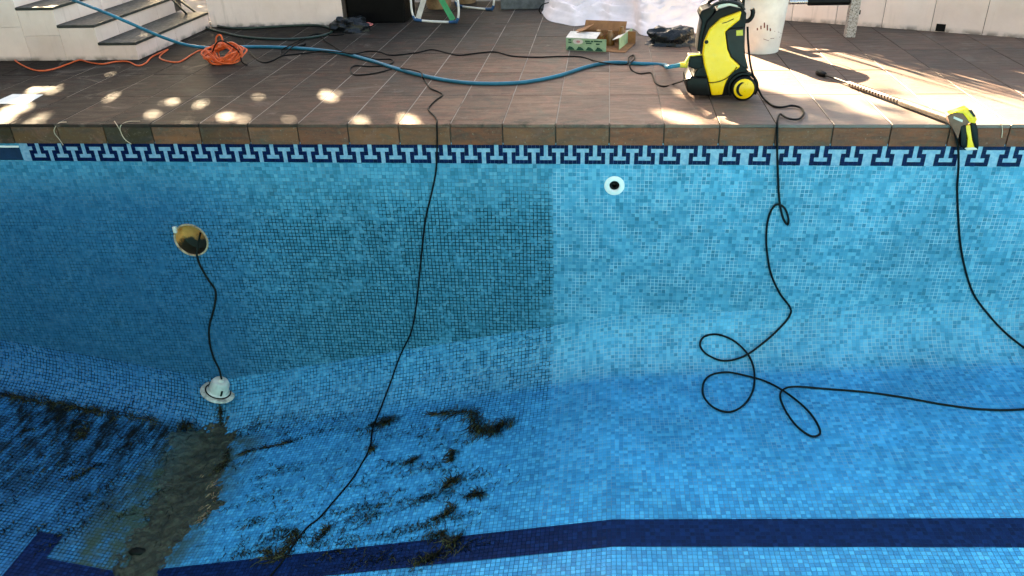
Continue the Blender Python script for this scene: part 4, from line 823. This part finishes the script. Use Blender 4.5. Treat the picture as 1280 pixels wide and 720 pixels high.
# ------------------------------------------------------------------ sludge and weed on the pool floor
outline = np.array([hit(*p)[:2] for p in [(212, 545), (222, 536), (250, 538), (272, 532), (297, 541), (290, 566), (272, 592), (276, 622), (262, 645), (232, 668), (206, 695), (190, 735), (150, 760), (138, 735), (150, 706), (165, 672), (180, 650), (192, 615), (205, 580)]])
def sdist(p):
    n = len(outline); ins = False; dm = 9
    for i in range(n):
        a, c = outline[i], outline[(i + 1) % n]; e = c - a; t_ = np.clip((p - a).dot(e) / e.dot(e), 0, 1); dm = min(dm, np.linalg.norm(p - a - e * t_))
        if (a[1] > p[1]) != (c[1] > p[1]) and p[0] < (c[0] - a[0]) * (p[1] - a[1]) / (c[1] - a[1]) + a[0]: ins = not ins
    return dm if ins else -dm
def patch(name, x0, x1, y0, y1, st_, fn, mat):
    xs = np.arange(x0, x1, st_); ys = np.arange(y0, y1, st_); hh = np.array([[fn(x, y) for y in ys] for x in xs]); b = MB(); idx = {}
    def vi(i, j):
        if (i, j) not in idx: idx[(i, j)] = len(b.v); x, y = xs[i], ys[j]; b.v.append((x, y, height(x, y) + hh[i, j]))
        return idx[(i, j)]
    for i in range(len(xs) - 1):
        for j in range(len(ys) - 1):
            if max(hh[i, j], hh[i + 1, j], hh[i, j + 1], hh[i + 1, j + 1]) > 0: b.f.append((vi(i, j), vi(i + 1, j), vi(i + 1, j + 1), vi(i, j + 1))); b.m.append(0)
    return b.build(name, mat, smooth=True, angle=70)
def mudh(x, y):
    s = sdist(np.array([x, y])) + 0.085 * mnoise.noise(Vector((x * 7, y * 7, 0))) + 0.05 * mnoise.noise(Vector((x * 18, y * 18, 4))) + 0.05 * mnoise.noise(Vector((x * 40, y * 40, 4)))
    if s < 0: return -0.004
    fill = max(0, (-2.315 - zf(x)) * 0.8)
    return min(0.012, s * 0.25) + fill + 0.012 * mnoise.noise(Vector((x * 16, y * 16, 2))) * min(1, s * 12) + 0.006 * mnoise.noise(Vector((x * 40, y * 40, 2))) * min(1, s * 12) + 0.014 * max(0, mnoise.noise(Vector((x * 9, y * 9, 8)))) * min(1, s * 10)
lo_, hi_ = outline.min(0) - 0.1, outline.max(0) + 0.1
tag(patch('sludge', lo_[0], hi_[0], lo_[1], hi_[1], 0.010, mudh, M['mud']), 'olive brown sludge lying in the deepest part of the pool', 'sludge', kind='stuff')
c = hit(173, 693, 0.0)
b = MB(); vs = []
for i in range(9):
    th = math.pi * i / 8 - math.pi / 2
    for j in range(16):
        ph = 2 * math.pi * j / 16; k = 1 + 0.25 * mnoise.noise(Vector((math.cos(ph) * 2, math.sin(ph) * 2, th * 2))); vs.append((c[0] + 0.055 * math.cos(th) * math.cos(ph) * k, c[1] + 0.03 * math.cos(th) * math.sin(ph) * k, c[2] + 0.022 + 0.02 * math.sin(th) * k))
b.add(vs, [(i * 16 + j, i * 16 + (j + 1) % 16, (i + 1) * 16 + (j + 1) % 16, (i + 1) * 16 + j) for i in range(8) for j in range(16)]); tag(b.build('dark_stone', M['algae'], smooth=True), 'dark stone lying in the sludge beside the navy line', 'stone')

def strand(b, x, y, ang, ln_, w, curl, lift, mi, rg):
    n = 5; px_, py_ = x, y; pts = []
    for i in range(n + 1):
        z = height(px_, min(py_, -0.001)) + 0.003 + lift * math.sin(math.pi * i / n); pts.append((px_, py_, z)); ang += curl * rg.uniform(0.2, 1.2); px_ += math.cos(ang) * ln_ / n; py_ += math.sin(ang) * ln_ / n
    vs = []
    for i, p in enumerate(pts):
        q = pts[min(i + 1, n)]; o = pts[max(i - 1, 0)]; dx, dy = q[0] - o[0], q[1] - o[1]; L_ = math.hypot(dx, dy) + 1e-9; ww = w * (1 - 0.75 * i / n)
        vs += [(p[0] - dy / L_ * ww, p[1] + dx / L_ * ww, p[2]), (p[0] + dy / L_ * ww, p[1] - dx / L_ * ww, p[2] + 0.002)]
    b.add(vs, [(2 * i, 2 * i + 1, 2 * i + 3, 2 * i + 2) for i in range(n)], mi)
def clump(path, n, spread, ln_, label, seed, lift=0.014, group=None, w=0.0035, bias=None, kind=None, mats=('algae', 'algae2')):
    rg = random.Random(seed); P = [hit(*p)[:2] for p in path]; b = MB()
    n = int(n * 1.25)
    for k in range(n):
        s = rg.random() * (len(P) - 1); i = min(int(s), len(P) - 2) if len(P) > 1 else 0; f_ = s - i
        c = P[i] * (1 - f_) + P[i + 1] * f_ if len(P) > 1 else P[0]
        r = spread * rg.gauss(0, 0.5); a = rg.uniform(0, 6.28); x, y = c[0] + r * math.cos(a), c[1] + r * math.sin(a)
        pd = P[i + 1] - P[i]; an = math.atan2(pd[1], pd[0]) + rg.gauss(0, 0.75) if bias is None else bias + rg.gauss(0, 0.45) + (math.pi if rg.random() < 0.4 else 0)
        strand(b, x, y, an, ln_ * rg.uniform(0.25, 1.2), w * rg.uniform(0.35, 1.0), rg.uniform(-0.5, 0.5), lift * rg.random() ** 2, 0 if rg.random() < 0.55 else 1, rg)
    tag(b.build('weed_clump', [M[m] for m in mats], fixn=False), label, 'weed', group, kind)
clump([(588, 512), (594, 528), (600, 540), (618, 540), (632, 530)], 420, 0.075, 0.10, 'largest dark weed clump lying beside the washed floor edge', 1, 0.035)
clump([(540, 519), (560, 516), (585, 515)], 90, 0.02, 0.11, 'thin weed arm reaching from the largest clump', 21, 0.012, bias=0.1)
clump([(458, 533), (474, 530), (490, 526)], 170, 0.05, 0.10, 'weed clump caught on the thin dark cable', 2, 0.02)
clump([(462, 556), (467, 562)], 60, 0.03, 0.06, 'small weed tuft on the thin cable below the caught clump', 22)
clump([(566, 562), (564, 575)], 90, 0.035, 0.07, 'small dark weed tuft between the largest clump and the olive tufts', 3)
clump([(553, 612), (562, 604), (570, 600)], 120, 0.04, 0.07, 'wide olive weed tuft next below the small dark tuft', 4, group='olive weed tufts')
clump([(580, 622), (592, 619), (604, 617)], 90, 0.025, 0.07, 'lone flat olive weed tuft set apart towards the washed floor', 5, group='olive weed tufts')
clump([(540, 650), (556, 645), (566, 634)], 120, 0.035, 0.07, 'hooked olive weed tuft just above the navy lane line', 6, group='olive weed tufts')
clump([(532, 670), (553, 668), (562, 684), (574, 672)], 170, 0.035, 0.07, 'branching olive weed lying on the navy lane line', 7)
clump([(515, 708), (535, 700), (548, 692)], 110, 0.03, 0.07, 'long olive weed crossing the lower edge of the navy line', 8)
clump([(340, 662), (365, 664), (372, 672), (350, 698), (330, 690)], 180, 0.05, 0.09, 'dark weed heap at the thin cable by the navy line', 9)
clump([(388, 684), (402, 670), (412, 658)], 80, 0.025, 0.07, 'short weed streak between the cable and the navy line', 10)
clump([(505, 582), (512, 578), (520, 574)], 70, 0.025, 0.06, 'short dark weed tuft left of the small dark tuft', 11)
clump([(86, 600), (100, 595), (112, 588), (124, 581)], 110, 0.025, 0.06, 'dark branching weed left of the olive sludge', 12)
clump([(0, 493), (40, 500), (80, 507), (110, 512), (140, 518), (200, 526)], 420, 0.045, 0.08, 'long dark weed line along the cove of the far pool wall', 13, 0.012, bias=-0.1)
clump([(222, 540), (236, 530), (250, 546)], 160, 0.05, 0.07, 'dark weed at the head of the olive sludge', 14, 0.02)
clump([(275, 505), (276, 520), (277, 536)], 110, 0.018, 0.05, 'dark weed trail below the fallen lamp', 15, 0.008)
clump([(98, 540), (104, 548), (110, 530)], 90, 0.04, 0.06, 'dark weed tuft below the long weed line', 16)
clump([(300, 568), (320, 562), (350, 556), (366, 552)], 120, 0.02, 0.07, 'slim weed streak running right from the sludge', 17, 0.006, bias=0.1)
clump([(232, 560), (225, 600), (205, 640), (180, 690)], 320, 0.16, 0.09, 'thin dark weed strands lying over the olive sludge', 19, 0.02, w=0.0028, kind='stuff')
clump([(262, 590), (268, 612), (264, 632), (250, 655)], 150, 0.06, 0.06, 'pale brown weed along the right rim of the sludge', 20, 0.02, mats=('algae2', 'clay'), kind='stuff')
clump([(286, 560), (284, 575), (276, 585), (262, 596)], 130, 0.04, 0.07, 'dark weed along the right rim of the sludge', 18, 0.015)
# the rest: scattered shreds nobody could count
rg = random.Random(77); b = MB()
def shreds(n, x0, y0, x1, y1, bias, streaks, ln_=0.04, w=0.0026):
    lines = [(rg.uniform(x0, x1), rg.uniform(y0, y1), rg.uniform(15, 70)) for _ in range(streaks)]
    for k in range(n):
        cx, cy, le = lines[rg.randrange(streaks)]; s = rg.gauss(0, 0.45); ppx = cx + s * le; ppy = cy - s * le * bias + rg.gauss(0, 2.2)
        if ppy < 500 or ppx > 665: continue
        p = hit(ppx, min(ppy, 760)); strand(b, p[0], p[1], rg.gauss(0.15, 0.7), ln_ * rg.uniform(0.3, 1.3), w * rg.uniform(0.4, 1.4), rg.uniform(-0.6, 0.6), 0.004, 0 if rg.random() < 0.7 else 1, rg)
shreds(3200, 295, 530, 600, 700, 0.24, 95, 0.045); shreds(1700, -30, 505, 190, 680, 0.55, 60); shreds(260, 330, 515, 420, 540, 0.1, 9, 0.03)
shreds(140, 430, 690, 560, 715, 0.2, 12, 0.03)
tag(b.build('weed_shreds', [M['algae'], M['algae2']], fixn=False), 'fine dark weed shreds scattered over the unwashed pool floor', 'weed', kind='stuff')

# ------------------------------------------------------------------ planting beyond the walls (it shades the terrace), with unseen additions that block sky light
def rays_clear(P, spots):
    keep = np.ones(len(P), bool)
    for q, r in spots:
        d = P - q; t_ = d @ TO_SUN; dist = np.linalg.norm(d - t_[:, None] * TO_SUN, axis=1); keep &= (dist > r) | (np.random.rand(len(P)) < 0.035)
    return keep
SPOTS = [((140, 122), 0.13), ((133, 139), 0.09), ((213, 127), 0.14), ((230, 151), 0.10), ((265, 147), 0.13), ((283, 147), 0.11), ((305, 147), 0.10), ((193, 142), 0.09), ((252, 131), 0.10), ((413, 118), 0.17), ((360, 152), 0.09), ((450, 150), 0.11), ((510, 151), 0.12), ((322, 122), 0.10), ((138, 92), 0.09), ((245, 94), 0.08), ((22, 137), 0.095), ((44, 112), 0.085), ((0, 147), 0.10), ((66, 110), 0.085), ((45, 149), 0.08), ((8, 139), 0.09), ((30, 127), 0.07), ((842, 146), 0.10), ((868, 151), 0.09), ((936, 149), 0.16), ((930, 141), 0.10), ((915, 148), 0.12), ((850, 117), 0.07), ((975, 85), 0.3), ((990, 95), 0.3), ((965, 78), 0.25), ((515, 43), 0.08), ((960, 100), 0.2)]
SPOTS = [(U(*p), r if (p[0] > 600 or p[0] < 70) else r * 0.55) for p, r in SPOTS]
def tree(c, rx, ry, rz, n, seed, label, lf=1.0):
    rs = np.random.RandomState(seed); t = thing('shade_tree', (c[0], c[1], -0.06), label, 'tree', 'trees beyond the garden walls' if c[1] > 0 else 'sky-blocking trees on the near side')
    rg = random.Random(seed); b = MB(); b.tube([(c[0], c[1], -0.1), (c[0] + 0.05, c[1], 0.8), (c[0] - 0.04, c[1] + 0.05, 1.6), (c[0], c[1], c[2])], [0.16, 0.12, 0.10, 0.05], 10)
    for k in range(7):
        a = rg.uniform(0, 6.28); e = (c[0] + rx * 0.7 * math.cos(a), c[1] + ry * 0.7 * math.sin(a), c[2] + rg.uniform(-0.4, 0.7) * rz); b.tube(crom([(c[0], c[1], 1.3 + 0.12 * k), ((c[0] + e[0]) / 2, (c[1] + e[1]) / 2, (1.6 + e[2]) / 2 + 0.2), e], 4), [0.06 - 0.005 * i for i in range(9)], 7)
    b.build('trunk', M['bark'], t, smooth=True)
    nc = 150; d = rs.normal(size=(nc, 3)); d /= np.linalg.norm(d, axis=1)[:, None]; cc = d * (rs.rand(nc, 1) ** 0.45) * np.array([rx, ry, rz]) * 0.92 + np.array(c)
    P = cc[rs.randint(0, nc, n)] + rs.normal(size=(n, 3)) * 0.22; P = P[rays_clear(P, SPOTS)]; n = len(P)
    a = rs.normal(size=(n, 3)); a /= np.linalg.norm(a, axis=1)[:, None]; e = rs.normal(size=(n, 3)); e -= (e * a).sum(1)[:, None] * a; e /= np.linalg.norm(e, axis=1)[:, None]
    L_ = lf * (0.055 + 0.045 * rs.rand(n))[:, None]; W_ = L_ * 0.55
    vs = np.stack([P - a * L_, P + e * W_, P + a * L_, P - e * W_], 1).reshape(-1, 3); b = MB(); b.v = [tuple(q) for q in vs]; b.f = [(4 * i, 4 * i + 1, 4 * i + 2, 4 * i + 3) for i in range(n)]; b.m = [0] * n; b.build('crown', M['leaf'], t, fixn=False)
tree((-4.15, 8.6, 3.6), 2.0, 1.3, 1.9, 17000, 1, 'unseen leafy tree added beyond the garden walls to block sky')
tree((-7.2, 8.8, 3.7), 2.1, 1.3, 1.9, 17000, 2, 'unseen leafy tree added beyond the garden walls to block sky')
tree((-9.9, 8.6, 3.6), 2.1, 1.3, 1.9, 15000, 3, 'unseen leafy tree added beyond the garden walls to block sky')
for k, (x, y) in enumerate(((1.3, 10.8), (4.3, 10.2), (7.3, 9.0))): tree((x, y, 3.4), 2.0, 1.3, 2.2, 9000, 11 + k, 'unseen leafy tree added beyond the garden walls to block sky')  # out of view, added to block the sky at the back
for k, (x, y) in enumerate(((-8.5, -11.0), (-4.6, -11.6), (-0.6, -12.4), (3.6, -13.2), (8.0, -13.0))): tree((x, y, 4.4), 2.5, 1.5, 3.2, 9000, 31 + k, 'unseen tall tree added on the near side to dim sky light', 1.7)  # out of view, added to cut sky light on pool and terrace
def sky_block_house():
    t = thing('sky_block_house', (-10.4, -1.0, 0), 'unseen building added to block sky light beyond the deep end of the pool', 'sky_block_house'); X = -8.4  # unseen building, added to block sky and darken the left side
    b = MB(); b.box((-12.4, -7.0, -0.05), (X, 4.6, 5.6)); b.build('wall', M['clad'], t)
    b = MB(); b.prism([(-12.9, -7.5, 5.6), (X + 0.5, -7.5, 5.6), (-10.4, -7.5, 7.0)], (0, 12.6, 0)); b.build('roof', M['clay'], t)
    for z in (0.9, 3.5):
        for y in (-5.6, -3.2, -0.8, 2.0):
            dr = z < 1 and y == -0.8; z0 = 0.02 if dr else z; b = MB(); b.box((X - 0.02, y, z0), (X + 0.035, y + 1.15, z0 + (2.1 if dr else 1.3))); w_ = b.build('door' if dr else 'window', M['white'], t, bevel=0.006)
            b = MB(); b.box((X + 0.03, y + 0.08, z0 + 0.08), (X + 0.04, y + 0.55, z0 + (2.0 if dr else 1.22))); b.box((X + 0.03, y + 0.60, z0 + 0.08), (X + 0.04, y + 1.07, z0 + (2.0 if dr else 1.22))); b.build('pane', M['bag'], w_)
sky_block_house()
def hedge(x0, x1, y, h, seed):
    rs = np.random.RandomState(seed); n = 7000; t = thing('hedge', ((x0 + x1) / 2, y, -0.06), 'clipped dark hedge behind the bin and the chair', 'hedge')
    P = np.stack([rs.uniform(x0, x1, n), y + rs.normal(size=n) * 0.13, rs.uniform(-0.02, h, n)], 1)
    a = rs.normal(size=(n, 3)); a /= np.linalg.norm(a, axis=1)[:, None]; e = rs.normal(size=(n, 3)); e -= (e * a).sum(1)[:, None] * a; e /= np.linalg.norm(e, axis=1)[:, None]; L_ = 0.05
    vs = np.stack([P - a * L_, P + e * L_ * 0.6, P + a * L_, P - e * L_ * 0.6], 1).reshape(-1, 3); b = MB(); b.v = [tuple(q) for q in vs]; b.f = [(4 * i, 4 * i + 1, 4 * i + 2, 4 * i + 3) for i in range(n)]; b.m = [0] * n; b.build('foliage', M['leaf'], t, fixn=False)
    for k in range(9): b = MB(); xx = x0 + (x1 - x0) * (k + 0.5) / 9; b.tube([(xx, y, -0.1), (xx + 0.03, y, h * 0.8)], [0.02, 0.008], 6); b.build('stem', M['bark'], t)
hedge(-4.0, 1.1, 5.3, 1.1, 5)
for k in range(14):                                   # tall grasses behind the slanting wall
    s = 0.15 + k * 0.31; q = WA + WD * s + np.array([-WD[1], WD[0]]) * random.uniform(0.35, 0.5); rg = random.Random(100 + k); b = MB()
    for j in range(80):
        x, y = q[0] + rg.gauss(0, 0.13), q[1] + rg.gauss(0, 0.07); h = rg.uniform(1.0, 2.1) if rg.random() < 0.7 else rg.uniform(1.8, 2.7); lx, ly = rg.gauss(0, 0.10), rg.gauss(0, 0.10); w_ = rg.uniform(0.008, 0.02); pts = []
        for i in range(5): u_ = i / 4; pts.append((x + lx * u_ * u_, y + ly * u_ * u_, -0.06 + h * u_))
        vs = []
        for i, p in enumerate(pts): ww = w_ * (1 - 0.8 * (i / 4) ** 2); vs += [(p[0] - ww, p[1] - ww * 0.3, p[2]), (p[0] + ww, p[1] + ww * 0.3, p[2])]
        b.add(vs, [(2 * i, 2 * i + 1, 2 * i + 3, 2 * i + 2) for i in range(4)])
    tag(b.build('grass_plant', M['blade'], fixn=False), 'tall reed grass growing behind the slanting pale wall', 'plant', 'reed grasses behind the wall')
